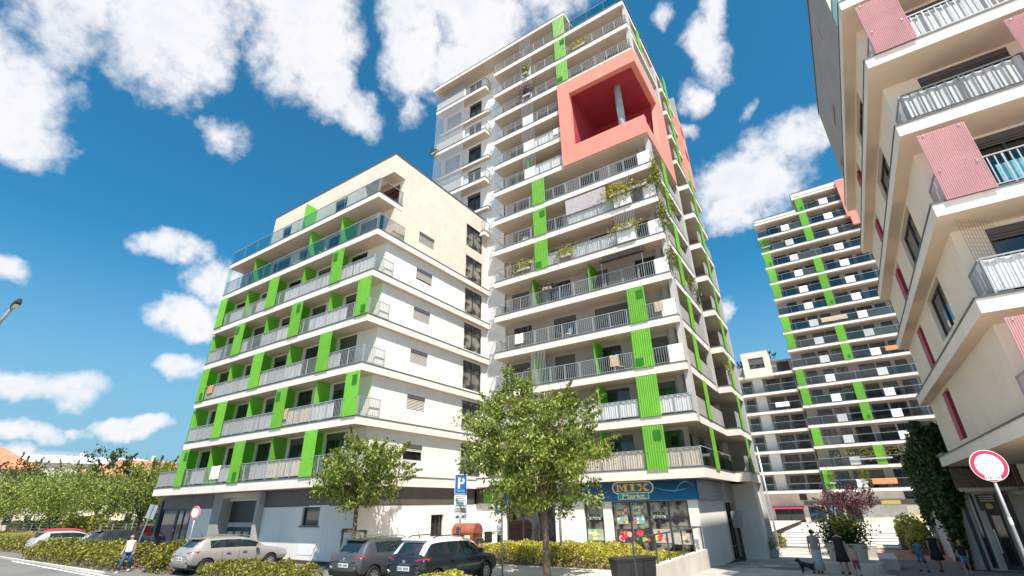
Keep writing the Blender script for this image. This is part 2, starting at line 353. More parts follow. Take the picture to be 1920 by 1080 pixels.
def corr_mesh(w_, h_, m, pitch=.09, depth=.03):
    def mk():
        b = MB(); n = max(2, int(w_ / pitch)) * 2
        for i in range(n):
            a, c = w_ * i / n, w_ * (i + 1) / n; d0, d1 = (0, -depth) if i % 2 == 0 else (-depth, 0)
            b.quad([(a, d0, 0), (c, d1, 0), (c, d1, h_), (a, d0, h_)], m)
        return b.mesh('screen', fix=False)
    return cached(('corr', round(w_, 2), round(h_, 2), m, pitch), mk)
def corr(parent, face, plane, u0, u1, z0, z1, m, out_=.05, name='green_screen', pitch=.09, inset=None, brackets=True):
    ua = u0 if face != 'w' else u1; w_, h_ = u1 - u0, z1 - z0
    o = puw(name, corr_mesh(w_, h_, m, pitch), parent, P3(face, plane, ua, out_, z0), ROT[face])
    if inset:
        iw, ih, iu, iz = inset
        put('cutout_panel', cached(('ins', iw, ih), lambda: MB().box(0, iw, -.05, -.035, 0, ih).mesh('cutout_panel', 'green_inset')), o, (iu, 0, iz))
    if brackets:
        put('bracket', cached(('brk', round(w_, 2), round(h_, 2)), lambda: MB().box(.12, .16, -.045, .10, h_ - .10, h_ - .04).box(w_ - .16, w_ - .12, -.045, .10, h_ - .10, h_ - .04).box(.12, .16, -.045, .10, .9, .96).box(w_ - .16, w_ - .12, -.045, .10, .9, .96).mesh('bracket', 'rail_metal')), o)['kind'] = 'stuff'
    return o
def glass_rail(parent, face, plane, u0, u1, z, h_=1.0, inset=.06, m='clear_glass', step=1.7, rail='handrail'):
    n = max(1, round((u1 - u0) / step)); L = (u1 - u0) / n
    me = cached(('gp', round(L, 2), h_, m), lambda: MB().box(.02, L - .02, -.008, .008, .03, h_).mesh('glass_panel', m))
    for i in range(n):
        ua = u0 + i * L if face != 'w' else u0 + (i + 1) * L
        puw('glass_panel', me, parent, P3(face, plane, ua, -inset, z), ROT[face])
    mb = MB(); fbox(mb, face, plane, u0, u1, z + h_, z + h_ + .035, -inset - .02, -inset + .02)
    for i in range(n + 1): u = u0 + i * L; fbox(mb, face, plane, u - .012, u + .012, z, z + h_, -inset - .03, -inset - .012)
    return mb.build('handrail', rail, parent)
def slab(parent, x0, x1, y0, y1, zb, t=.45, cap=.05, capm='coping', name='floor_slab', fm='fascia', sm='soffit', over=.025):
    mb = MB(); mb.box(x0, x1, y0, y1, zb, zb + t - cap, fm)
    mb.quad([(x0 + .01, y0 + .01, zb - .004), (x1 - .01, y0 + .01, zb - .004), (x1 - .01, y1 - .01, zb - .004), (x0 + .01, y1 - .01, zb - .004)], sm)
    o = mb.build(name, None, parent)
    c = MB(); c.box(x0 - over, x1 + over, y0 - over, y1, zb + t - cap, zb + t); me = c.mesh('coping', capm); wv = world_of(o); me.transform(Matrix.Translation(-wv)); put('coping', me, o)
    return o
# ------------------------------------------------------------------ leaves
def leaf_mesh(name, C, size, m, droop=.4, aspect=.5, rng=RNG, jitter=.35, up=None):
    C = np.asarray(C, float); n = len(C); L = size * (1 + jitter * (rng.random(n) * 2 - 1))
    d = rng.normal(size=(n, 3)); d[:, 2] -= droop * 1.6; d /= np.linalg.norm(d, axis=1)[:, None]
    nr = rng.normal(size=(n, 3)); nr[:, 2] = np.abs(nr[:, 2]) + .35; s = np.cross(d, nr); s /= np.linalg.norm(s, axis=1)[:, None] + 1e-9
    a = C - d * L[:, None] * .5; b = C + d * L[:, None] * .5; nn = np.cross(s, d); mid = C + nn * L[:, None] * .08
    v = np.stack([a, mid + s * (L * aspect * .5)[:, None], b, mid - s * (L * aspect * .5)[:, None]], 1).reshape(-1, 3)
    me = bpy.data.meshes.new(name); me.vertices.add(4 * n); me.vertices.foreach_set('co', v.astype(np.float32).ravel())
    me.loops.add(4 * n); me.loops.foreach_set('vertex_index', np.arange(4 * n, dtype=np.int32)); me.polygons.add(n)
    me.polygons.foreach_set('loop_start', np.arange(0, 4 * n, 4, dtype=np.int32)); me.materials.append(M[m]); me.update(calc_edges=True); me.validate(); return me
def tree(name, label, cat, loc, H, R, zc0, n, lsize, leaf='leaf_cherry', trunk_r=.13, seed=1, flat=1.0, clumps=150, shoots=26, group=None, droop=.5, spread=.20, limbs=9, lean=(0, 0), bias=(0, 0), bark='bark'):
    rng = np.random.default_rng(seed); rd = random.Random(seed); t = thing(name, label, cat, loc, 0, group)
    mb = MB(); fork = zc0 + .12 * (H - zc0); top = Vector((lean[0] * fork, lean[1] * fork, fork))
    mb.tube([(0, 0, -.15), (.01, 0, fork * .3), (lean[0] * fork * .6 + .02, lean[1] * fork * .6, fork * .62), top], [trunk_r * 1.25, trunk_r * 1.02, trunk_r * .95, trunk_r * .92], 12)
    C = []; cz = (zc0 + H) / 2; hz = (H - zc0) / 2
    ends = []
    for i in range(limbs):
        a = 2 * PI * i / limbs + rd.uniform(-.3, .3); r = R * rd.uniform(.45, .8); z = fork + (H - fork) * rd.uniform(.25, .85)
        e = Vector((r * math.cos(a) + bias[0] * .5, r * math.sin(a) + bias[1] * .5, z)); mid = top.lerp(e, .5) + Vector((rd.uniform(-.15, .15), rd.uniform(-.15, .15), .12 * R))
        mb.tube([top - Vector((0, 0, rd.uniform(0, .25))), mid, e], [trunk_r * .5, trunk_r * .3, trunk_r * .1], 6); ends.append((mid, e))
        for k in range(2):
            q = mid.lerp(e, rd.uniform(.1, .7)); s_ = q + Vector((rd.uniform(-1, 1), rd.uniform(-1, 1), rd.uniform(-.2, .9))) * R * .35; mb.tube([q, s_], [trunk_r * .2, trunk_r * .06], 5)
    mb.tube([top, (bias[0] * .4, bias[1] * .4, H * .86)], [trunk_r * .6, trunk_r * .1], 6)
    mb.build('trunk', bark, t, (0, 0, 0), smooth=True)
    per = n // (clumps + shoots)
    for i in range(clumps):
        v = rng.normal(size=3); v /= np.linalg.norm(v); rr = (rng.random() ** .33) * rng.uniform(.70, 1.0) if rng.random() < .85 else rng.uniform(.9, 1.12)
        c = np.array([v[0] * R * rr + bias[0] * (.5 + .5 * v[2]), v[1] * R * rr + bias[1], cz + v[2] * hz * rr * (flat if v[2] < 0 else 1)])
        if c[2] < zc0 + .12 * rng.random() * R and np.hypot(c[0], c[1]) < R * .3: c[2] += .3 * hz
        C.append(c + rng.normal(size=(per, 3)) * R * spread * .5 * rng.uniform(.6, 1.3) * np.array([1, 1, .75]))
    for i in range(shoots):
        a = rng.random() * 2 * PI; v2 = rng.uniform(-.5, 1.0); rr = math.sqrt(max(.05, 1 - min(1, v2 * v2)))
        p0 = np.array([math.cos(a) * R * rr * .85 + bias[0] * .5, math.sin(a) * R * rr * .85, cz + v2 * hz * .85]); dr = np.array([math.cos(a) * rr, math.sin(a) * rr, .25 + max(0, v2)]); dr /= np.linalg.norm(dr)
        ln = R * rng.uniform(.22, .48); tt = rng.random(per)[:, None]; C.append(p0 + dr * ln * tt + rng.normal(size=(per, 3)) * .075 * (1.2 - tt) * max(1, R / 3))
        mb2 = p0
    put('crown', leaf_mesh('crown', np.concatenate(C), lsize, leaf, droop, .46, rng), t)
    return t
def shrub_pts(x0, x1, y0, y1, z0, h_, n, rng, lump=.18):
    """leaf centres on and just under the rounded surface of a clipped bed"""
    u = rng.random(n); v = rng.random(n); x = x0 + (x1 - x0) * u; y = y0 + (y1 - y0) * v
    e = np.minimum.reduce([(x - x0), (x1 - x), (y - y0), (y1 - y)]) / max(.3, h_ * .75); prof = np.sqrt(np.clip(1 - (1 - np.clip(e, 0, 1)) ** 2, 0, 1))
    bumps = (np.sin(x * 2.1 + 1.3) * np.cos(y * 2.7 + x) + np.sin(x * 5.3 + y * 3.1)) * .5
    top = h_ * (.45 + .55 * prof) * (1 + lump * bumps); z = z0 + top * (1 - np.abs(rng.normal(size=n)) * .28); side = rng.random(n) < .35
    z = np.where(side, z0 + top * rng.random(n), z); return np.stack([x, y, np.maximum(z, z0 + .02)], 1)
# ------------------------------------------------------------------ ground materials
def groundmat(name, c0, c1, c2, s1=.35, s2=9, bump=.15):
    m = bpy.data.materials.new(name); m.use_nodes = True; t = NT(m.node_tree); b = t.n['Principled BSDF']; tc = t.new('ShaderNodeTexCoord')
    a = t.noise(tc.outputs['Object'], s1, 5); d = t.noise(tc.outputs['Object'], s2, 5, .7)
    c = t.mix(t.smooth(a.outputs[0], .35, .65), c0, c1); c = t.mix(t.math('MULTIPLY', t.smooth(d.outputs[0], .5, .72), .55), c, c2); t.put(b.inputs['Base Color'], c); b.inputs['Roughness'].default_value = .93
    bn = t.new('ShaderNodeBump'); bn.inputs['Strength'].default_value = bump; bn.inputs['Distance'].default_value = .02; t.l.new(t.noise(tc.outputs['Object'], 45, 4).outputs[0], bn.inputs['Height']); t.l.new(bn.outputs[0], b.inputs['Normal']); M[name] = m
groundmat('asphalt', (.14, .135, .13), (.18, .172, .165), (.095, .09, .088))
groundmat('paving', (.52, .46, .40), (.58, .52, .46), (.38, .34, .30))
groundmat('lawn', (.27, .225, .09), (.19, .19, .06), (.33, .28, .12), .25, 6)
groundmat('gravel', (.45, .38, .30), (.52, .45, .37), (.33, .27, .2))
groundmat('red_paving', (.42, .19, .155), (.48, .23, .19), (.33, .15, .12))
mat('tile', (.54, .48, .42), .9, .12, 2.0, .2, 60, rnd=.30)
mat('tile_red', (.56, .21, .16), .9, .10, 2.0, .2, 60, rnd=.16)
mat('tile_pale', (.64, .60, .55), .9, .08, 2.0, .15, 60, rnd=.12)
mat('joint', (.20, .18, .16), .95, .1, 5)
mat('road_paint', (.72, .71, .68), .8, .12, 5)
mat('kerb', (.50, .49, .47), .9, .1, 3, .2, 60)
def sheet(name, xs, ys, zf, m, kind='structure'):
    mb = MB(); n = len(xs)
    for y in ys:
        for x in xs: mb.v.append((x, y, zf(x, y)))
    for j in range(len(ys) - 1):
        for i in range(n - 1): mb.f.append((j * n + i, j * n + i + 1, (j + 1) * n + i + 1, (j + 1) * n + i)); mb.m.append(mb.mi(m))
    return tag(mb.build(name, None, fix=False), kind=kind)
sheet('ground', [-1500, -300, -120, -60, -30, -6.7], [-1500, -200, -20, 5, 15, 22, 30, 60, 200, 1800], lambda x, y: zg_l(y) - .02, 'paving')
sheet('pavement', [-6.7, -3, 0, 4, 12, 60, 300, 1500], [-1500, -200, -20, 5, 15, 18, 21, 24, 27, 30.5, 34, 37, 40, 60, 200, 1800], lambda x, y: zg_r(y) - .02, 'paving')
# road with its white edge line, lower left
def strip(name, pts, wd, m, dz):
    mb = MB()
    for (a, b) in zip(pts, pts[1:]):
        a = Vector(a); b = Vector(b); d = (b - a).normalized(); s = Vector((-d.y, d.x)) * wd
        q = [a - s, b - s, b + s, a + s]; mb.quad([(p.x, p.y, zg_l(p.y) + dz) for p in q], m)
    return tag(mb.build(name, None, fix=False), kind='structure')
mb = MB(); mb.quad([(-140, 14.0, .604), (-41.5, 11.15, .604), (-27.0, 10.35, .604), (-8, 9.2, .604), (-8, -60, .604), (-140, -60, .604)], 'asphalt'); tag(mb.build('road', None, fix=False), kind='structure')
mb = MB()
for a, b in (((-44, 11.0), (-34.5, 10.52)), ((-34.5, 10.52), (-26.8, 10.12)), ((-26.8, 10.12), (-8, 9.0))):
    mb.quad([(a[0], a[1] - .10, .609), (b[0], b[1] - .10, .609), (b[0], b[1] + .05, .609), (a[0], a[1] + .05, .609)], 'road_paint')
tag(mb.build('road_edge_line', None, fix=False), kind='structure')
mb = MB(); mb.quad([(-60, 11.9, .606), (-60, 18.2, .61), (-20, 17.0, .66), (-10.5, 16.6, .66), (-10.5, 10.2, .606), (-27.5, 10.7, .606), (-42, 11.4, .606)], 'asphalt'); tag(mb.build('parking_bay', None, fix=False), kind='structure')
kb = MB()
for i in range(46): x = -60 + i * 1.0; y = 11.75 - (x + 60) * .031; kb.box(x + .01, x + .99, y - .09, y + .09, .5, .68, 'kerb') if not (-45 < x < -44 or -31 < x < -10) else None
tag(kb.build('kerb', None), kind='structure')
sheet('lawn', [-260, -120, -75, -47], [19.5, 22, 24, 30], lambda x, y: zg_l(y) + .03, 'lawn')
sheet('gravel_path', [-160, -80, -43], [18.3, 19.4], lambda x, y: zg_l(y) + .045, 'gravel')
mb = MB(); mb.quad([(-60, 47, .86), (-60, 51, .86), (-260, 51, .86), (-260, 47, .86)], 'asphalt'); tag(mb.build('back_road', None, fix=False), kind='structure')
# ------------------------------------------------------------------ plaza paving
tile = MB().box(0, .76, 0, .76, -.05, .012).mesh('paving_tile', 'tile'); plaza = sheet('plaza', [-6.4, -3, .35], [17.5, 21, 24, 27, 30.5, 34, 37, 40, 48], lambda x, y: zg_r(y) - .008, 'joint')
for i in range(9):
    for j in range(31):
        x = -6.35 + i * .775 + (0 if j % 2 else 0); y = 22.5 + j * .775
        if x > -.1: continue
        o = put('paving_tile', tile, plaza, (x, y, zg_r(y + .38) + random.uniform(-.002, .003))); o.rotation_euler = (math.atan((zg_r(y + .76) - zg_r(y)) / .76), 0, 0)
rt = MB().box(0, 1.96, 0, 1.96, -.05, .014).mesh('paving_slab', 'tile_red'); redp = sheet('red_walkway', [.4, 4.6, 12.5], [14, 18, 21, 24, 27, 30.5, 34, 37, 40, 47.9], lambda x, y: zg_r(y) - .006, 'joint')
for i in range(5):
    for j in range(14):
        x = .42 + i * 1.98; y = 20 + j * 1.98
        if x > 4 and y > 33: continue
        o = put('paving_slab', rt, redp, (x, y, zg_r(y + 1) + random.uniform(-.002, .002))); o.rotation_euler = (math.atan((zg_r(y + 1.96) - zg_r(y)) / 1.96), 0, 0)
steps = tag(put('plaza_steps', None, None, (0, 48, -.2)), kind='structure')
for k in range(6):
    for sx0, sx1 in ((-14, -6.2), (-6.19, -1.2), (-1.19, 5.5), (5.51, 16)):
        MB().box(sx0, sx1, 48 + k * 2.6, 48 + (k + 1) * 2.6 - (.0 if k < 5 else -18), -.4, -.2 + .075 * (k + 1), 'tile_pale').build('step', None, steps)
    MB().box(-14, 16, 47.95 + k * 2.6, 48 + k * 2.6 - .002, -.4, -.2 + .075 * (k + 1) - .03, 'joint').build('riser', None, steps)
# ------------------------------------------------------------------ LOW APARTMENT BLOCK
XL, YF, YS = -20.35, 17.2, 16.15
low = thing('apartment_block', 'white seven storey apartment block with lime green balcony screens and beige top floors', 'apartment building', (-29, 23, .6))
LT = [4.7 + 2.775 * k for k in range(7)]; ROOF = 25.1
XB = [-37.5, -34.05, -30.65, -27.25, -23.9]; XR_ = -20.35
fops = []
for k in range(5):
    for i, xb in enumerate(XB): fops.append((xb + .28, xb + 1.72 + (.12 if i == 4 else 0), LT[k] + .04, LT[k] + 2.22))
wall_open('front_wall', low, 's', YF, -37.5, XL, 4.2, LT[5] - .4, fops, 'bay_wall', .14)
wops, tops = [], []
for k in range(7): wops.append((19.9, 21.4, LT[k] + .88, LT[k] + 1.72)); tops.append((24.95, 27.05, LT[k] + .22, LT[k] + 2.2))
wall_open('side_wall', low, 'e', XL, YF, 27.62, 4.2, LT[5] - .4, [o for o in wops + tops if o[2] < LT[5] - 1], 'stucco_white', .16)
# beige storeys: floor six recessed behind glass, top floor with corner loggia
s6 = [(xb + .3, xb + 2.6, LT[5] + .04, LT[5] + 2.2) for xb in XB]
wall_open('front_wall', low, 's', YF + .35, -37.5, XL, LT[5] - .02, LT[6] - .38, s6, 'stucco_cream', .14)
wall_open('side_wall', low, 'e', XL, YF + .35, 27.62, LT[5] - .42, LT[6] - .0, [o for o in wops + tops if LT[5] < o[2] < LT[6]], 'stucco_cream', .16)
t6 = [(-32.75, -31.6, LT[6] + .05, LT[6] + 2.1), (-29.75, -28.95, LT[6] + .05, LT[6] + 2.1), (-26.3, -25.0, LT[6] + .05, LT[6] + 2.1)]
wall_open('front_wall', low, 's', YF, -34.2, -23.2, LT[6] - .02, 23.55, t6, 'stucco_cream', .14)
wall_open('front_wall', low, 's', YF + 1.0, -23.2, XL, LT[6] - .02, 23.55, [(-22.9, -20.8, LT[6] + .05, LT[6] + 2.0)], 'stucco_cream', .14)
wall_open('side_wall', low, 'e', XL, YF + 1.0, 27.62, LT[6], 23.55, [o for o in wops + tops if o[2] > LT[6]][1:], 'stucco_cream', .16)
wall_open('loggia_cheek', low, 'e', -23.2, YF, YF + 1.0, LT[6], 23.55, [], 'stucco_cream')
b = MB(); b.box(-34.2, XL, YF, 27.6, 23.55, ROOF - .06, 'stucco_cream'); b.quad([(-23.2, YF + .005, 23.545), (XL - .005, YF + .005, 23.545), (XL - .005, YF + 1, 23.545), (-23.2, YF + 1, 23.545)], 'soffit'); b.build('parapet', None, low)
MB().box(-34.25, XL + .04, YF - .04, 27.62, ROOF - .06, ROOF + .02).build('roof_edge', 'coping', low)
wall_open('end_wall', low, 'w', -37.5, YF, 29, 4.2, LT[6] - .4, [], 'stucco_white'); wall_open('end_wall', low, 'w', -34.2, YF, 29, LT[6], 23.6, [], 'stucco_cream')
MB().box(-38, -20.4, 28.9, 29.0, 0, 23).build('rear_wall', 'stucco_white', low)
MB().box(-37.4, -34.2, YF, 29, LT[6] - .5, LT[6] - .06).build('terrace_deck', 'concrete', low)
for u0, u1, z0, z1 in fops: window(low, 's', YF, u0, u1, z0, z1, .12, 2, random.choice([0, 0, .15, .15, .5, .9]))
for u0, u1, z0, z1 in s6: window(low, 's', YF + .35, u0, u1, z0, z1, .12, 3, random.choice([0, .12]))
for u0, u1, z0, z1 in t6: window(low, 's', YF, u0, u1, z0, z1, .12, 2, .14)
window(low, 's', YF + 1.0, -22.9, -20.8, LT[6] + .05, LT[6] + 2.0, .12, 2, .1)
for k, (u0, u1, z0, z1) in enumerate(wops[:6]): window(low, 'e', XL, u0, u1, z0, z1, .10, 1, [.32, .98, .98, .98, .85, .95][k], lm='blind_light')
for u0, u1, z0, z1 in tops: window(low, 'e', XL, u0, u1, z0, z1, .14, 2, 0, pane='pane_olive')
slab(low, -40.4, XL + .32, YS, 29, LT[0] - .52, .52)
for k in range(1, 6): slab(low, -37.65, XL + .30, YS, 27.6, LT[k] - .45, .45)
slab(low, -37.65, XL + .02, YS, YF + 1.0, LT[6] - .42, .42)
for k in range(5):
    t = LT[k]; odd = k % 2 == 0
    for i, xb in enumerate(XB):                                    # divider screens between flats
        mb = MB(); mb.box(xb - .03, xb + .03, YS + .14, YF - .03, t + .04, t + 2.30, 'green_screen'); d = mb.build('divider_screen', None, low)
        xr = XB[i + 1] if i < 4 else XL
    if odd: pans = [(-37.55, -36.5), (-30.95, -29.75), (-24.0, -22.9)]
    else: pans = [(-34.15, -32.98), (-27.5, -26.35), (-21.15, -20.02)]
    for j, (a, c) in enumerate(pans):
        hi = [(.38, .5, .6, 1.62), None, (.38, .45, .55, .12), (.4, .5, .15, 1.6), None][(j * 2 + k) % 5]
        corr(low, 's', YS, a, c, t - .02, t + 2.30, 'green_screen', .06, 'green_screen', .12, hi)
    if not odd: corr(low, 'w', -37.6, YS + .05, YS + .95, t + .02, t + 2.2, 'green_screen', .03, 'green_screen', .12)
    cuts = sorted([-37.5, XL + .2] + [e for p in pans for e in p]); cuts = [cuts[0]] + cuts[1:]
    xs = XB + [XL + .22]
    for i in range(5):
        railing(low, 's', YS, xs[i], xs[i + 1] - .02, t)
        hl = (xs[i + 1] - xs[i]) / 2
        for hh in range(2):
            r = random.random(); a = xs[i] + hh * hl + .03; c = a + hl - .08
            if (i, k) == (4, 0) or (i == 4 and k in (2,) and hh): continue
            mm = 'screen_beige' if (k, i, hh) in ((0, 3, 1), (0, 3, 0), (1, 3, 1), (1, 3, 0)) else 'screen_grey' if r < .62 + .1 * (i < 2) else None
            if mm: screen(low, 's', YS, a, c, t + .1, t + .95, mm, .115)
    railing(low, 'e', XL + .26, YS + .1, YF + .55, t, inset=.05)
    if k == 0: railing(low, 's', YS, -40.3, -37.6, t); screen(low, 's', YS, -40.2, -37.65, t + .1, t + .95, 'screen_grey', .115)
for i, xb in enumerate(XB): MB().box(xb - .03, xb + .03, YS + .16, YF + .3, LT[5] + .04, LT[5] + 2.30, 'green_screen').build('divider_screen', None, low) if i in (1, 3, 4) else None
corr(low, 's', YS, -37.6, -36.9, LT[5] + .02, LT[5] + 2.25, 'teal_glass', .04, 'glass_screen', .4, None, False)
glass_rail(low, 's', YS, -37.6, XL + .28, LT[5], 1.05, .05); glass_rail(low, 'e', XL + .28, YS, YF + 1.2, LT[5], 1.05, .05)
glass_rail(low, 's', YS, -37.6, XL, LT[6], 1.05, .05); glass_rail(low, 'e', XL, YS + .02, YF + 1.0, LT[6], 1.05, .03)
MB().box(-28.55, -28.49, YS + .15, YF, LT[6] + .04, LT[6] + 2.35).build('divider_screen', 'green_screen', low)
# ground storey
gz = .55
wall_open('ground_wall', low, 's', YF, -36.6, -33.4, gz, 3.32, [], 'stucco_white'); wall_open('ground_wall', low, 's', YF, -28.4, XL, gz, 3.30, [(-24.75, -23.3, 2.38, 3.26)], 'stucco_white', .2)
window(low, 's', YF, -24.75, -23.3, 2.38, 3.26, .16, 1); MB().box(-24.85, -23.2, YF - .06, YF + .1, 2.31, 2.37).build('window_sill', 'coping', low)
MB().box(-24.7, -23.5, YF - .012, YF + .01, 1.05, 1.52).build('vent_panel', 'screen_white', low)
for a, c in ((-41, -33.45), (-28.38, XL + .0)):
    n = max(1, round((c - a) / 2.0)); L = (c - a) / n
    for i in range(n): MB().box(a + i * L + .008, a + (i + 1) * L - .008, YF - .03, YF + .1, 3.33, 4.17).build('band_panel', 'dark_band', low)
for i in range(4): L = 9.2 / 4; MB().box(XL - .1, XL + .03, YF + .02 + i * L + .008, YF + .02 + (i + 1) * L - .008, 3.30, 4.17).build('band_panel', 'dark_band', low)
wall_open('ground_wall', low, 'e', XL, YF, 26.75, gz, 3.28, [(22.45, 23.55, .9, 2.76)], 'stucco_white', .25)
window(low, 'e', XL, 22.45, 23.55, .9, 2.76, .2, 2)
MB().box(-28.4, XL + .03, YF - .03, YF, .45, .82).box(XL, XL + .03, YF - .03, 26.7, .45, .88).build('plinth', 'plinth', low)
g = MB(); g.box(-33.4, -32.4, YF - .35, YF + 1.2, gz, 4.15, 'grey_render').box(-28.7, -28.4, YF - .35, YF + 1.2, gz, 4.15, 'concrete').box(-32.4, -28.7, YF - .35, YF + 1.2, 3.86, 4.15, 'concrete_pale').box(-32.4, -28.7, YF + .1, YF + 1.1, 3.7, 3.86, 'bay_wall'); g.build('gate_surround', None, low)
gt = MB().box(-32.4, -28.7, YF + .3, YF + .36, .6, 3.75).build('garage_gate', 'frame_dark', low)
MB().box(-32.35, -28.75, YF + .24, YF + .3, 2.28, 2.52).build('gate_rail', 'concrete', gt)
for i in range(4): x = -32.2 + i * .86; MB().box(x, x + .56, YF + .24, YF + .3, .7, 2.05).build('gate_panel', 'concrete', gt)
wall_open('entrance_wall', low, 's', YF, -41, -36.6, gz, 3.32, [(-40.75, -38.6, .65, 3.28), (-38.45, -36.75, .65, 3.28)], 'frame_dark', .1)
window(low, 's', YF, -40.75, -38.6, .65, 3.28, .05, 1); window(low, 's', YF, -38.45, -36.75, .65, 3.28, .05, 2)
MB().box(-41.2, -40.8, YF - .1, YF + .3, gz, 4.15).build('corner_pier', 'frame_dark', low); MB().box(-41, -40.9, YF, 29, gz, 4.17).build('end_wall', 'grey_render', low)
# ------------------------------------------------------------------ TOWER
XT, XTS, YT, YTW = -6.6, -5.85, 26.2, 27.7
tw = thing('apartment_tower', 'tall white apartment tower with green screens and a big salmon pink corner box', 'apartment tower', (-13, 33, .5))
TB = [4.25 + 2.72 * k for k in range(15)]; TH = .48; NX = -18.58
FL = [t + TH for t in TB]
# front walls: taupe behind the balconies, white bare strip, white wing
tops_ = []
for k in range(14):
    r = random.Random(k); t = FL[k]
    for xb in (-18.3, -15.15, -11.9, -10.1 if k in (3, 6) else -8.9):
        if k in (8, 9, 10) and xb > -12.5: continue
        w_ = r.choice([1.5, 1.7, 2.0]); a = xb + .15 + r.uniform(0, .5); tops_.append((a, min(a + w_, -7.0), t + .04, t + 2.05, r.choice([0, 0, .14, .14, 1.0, .6])))
HOLE = (-11.15, -6.69, TB[8] + .4, TB[11] - 1.3, 0, 0, 0)
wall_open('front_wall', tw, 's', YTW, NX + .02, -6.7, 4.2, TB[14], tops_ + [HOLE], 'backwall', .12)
for u0, u1, z0, z1, bl in tops_: window(tw, 's', YTW, u0, u1, z0, z1, .10, 2, bl)
wing = [(-22.5, -21.05, FL[k] + .2, FL[k] + 2.0) for k in range(6, 14)] + [(-25.4, -23.6, FL[k] + .2, FL[k] + 2.0) for k in range(6, 14)]
wall_open('front_wall', tw, 's', YTW - .1, -26.0, NX, 4.2, TB[14], wing, 'stucco_white', .14)
for u0, u1, z0, z1 in wing: window(tw, 's', YTW - .1, u0, u1, z0, z1, .10, 2, .14)
MB().box(-26.0, -25.9, YTW - .1, 38, 20, TB[14]).box(-26, -6.7, 38.1, 38.3, 0, TB[13]).build('rear_wall', 'stucco_white', tw)
# side walls (street side)
sops = []
for k in range(14):
    for a in (28.4, 31.3) if k not in (8, 9, 10) else (): sops.append((a, a + 1.5, FL[k] + .04, FL[k] + 2.05))
    sops.append((35.3, 36.9, FL[k] + .04, FL[k] + 2.05))
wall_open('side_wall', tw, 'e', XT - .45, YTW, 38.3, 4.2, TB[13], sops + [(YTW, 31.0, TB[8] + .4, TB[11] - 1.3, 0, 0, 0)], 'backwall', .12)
for i, (u0, u1, z0, z1) in enumerate(sops): window(tw, 'e', XT - .45, u0, u1, z0, z1, .10, 2, [0, .14, .8][i % 3])
# slabs
for k in range(0, 15):
    th = TH if k else .6
    if k == 0: slab(tw, XL + .3, XTS, YT, 38.4, TB[0], .55)
    elif k in (9, 10): slab(tw, NX, -12.16, YT, 29, TB[k], th)
    elif k < 13: slab(tw, NX, XTS, YT, 34.0, TB[k], th)
    elif k == 13: slab(tw, NX, XTS - .05, YT, 38.4, TB[13], th)
    if k < 13: slab(tw, XT - .4, -5.05 if k < 9 else -5.55, 34.02, 38.4, TB[k], th)
roof = slab(tw, -26.25, -11.0, YT, 38.4, TB[14], .40); 
MB().box(-11.1, -10.9, YTW, 38, TB[13], TB[14]).build('rear_wall', 'stucco_white', tw)
SIDE_G = {}
boxk = (8, 9, 10)
def inbox(k): return k in boxk
for k in range(0, 14):
    t = FL[k]; x1 = XTS
    if k == 13: x1 = -10.6
    if inbox(k): x1 = -12.2
    end = x1 - (.85 if k in (2, 3, 4, 5, 6, 7) and k < 8 else .02)
    segs = [s for s in (NX + .05, -15.3, -12.2, -8.8, end) if s <= end + .01]
    if segs[-1] < end - .2: segs.append(end)
    if k == 0: segs = [-17.5, -14, -11.3] + [s for s in segs if s > -11]
    for a, c in zip(segs, segs[1:]):
        railing(tw, 's', YT, a + .02, c - .02, t, gap=.13)
        r = random.random()
        if k in (0, 1): screen(tw, 's', YT, a + .05, c - .05, t + .1, t + .95, 'screen_beige' if k == 0 else 'screen_white', .13)
        elif r < .10 or (k in (8, 9) and a < -12 and r < .5): screen(tw, 's', YT, a + .05, c - .05, t + .1, t + .95, random.choice(['screen_beige', 'screen_grey', 'screen_white']), .13)
    if k != 0: railing(tw, 'w', NX, YT + .1, YTW - .1, t, gap=.13, inset=.05)
    if end < x1 - .5:
        fb = MB().box(end, x1 - .04, YT + .05, YT + .09, t + .02, t + 1.02).build('parapet_panel', 'stucco_white', tw)
PAN = {0: [(-8.75, -7.6)], 1: [(-8.75, -7.55)], 2: [(-8.7, -7.55)], 3: [(-8.65, -7.55)], 5: [(-15.0, -13.9)], 6: [(-15.0, -13.9)], 7: [(-15.0, -13.9)], 11: [(-12.2, -11.15)], 12: [(-12.2, -11.15)], 13: [(-12.2, -11.1)]}
for k, l in PAN.items():
    for a, c in l: corr(tw, 's', YT, a, c, FL[k] - .04, TB[k + 1] - .05, 'green_screen', .05, 'green_screen', .12, [(.4, .5, .6, 1.5), None, (.45, .42, .1, .15)][k % 3])
for k, l in {1: [-11.2], 2: [-11.2, -15.5], 4: [-11.1, -15.4], 8: [-15.4], 3: [], 0: [-15.4, -11.3]}.items():
    for x in l: MB().box(x - .03, x + .03, YT + .2, YTW - .02, FL[k] + .03, TB[k + 1] - .06).build('divider_screen', 'green_screen', tw)
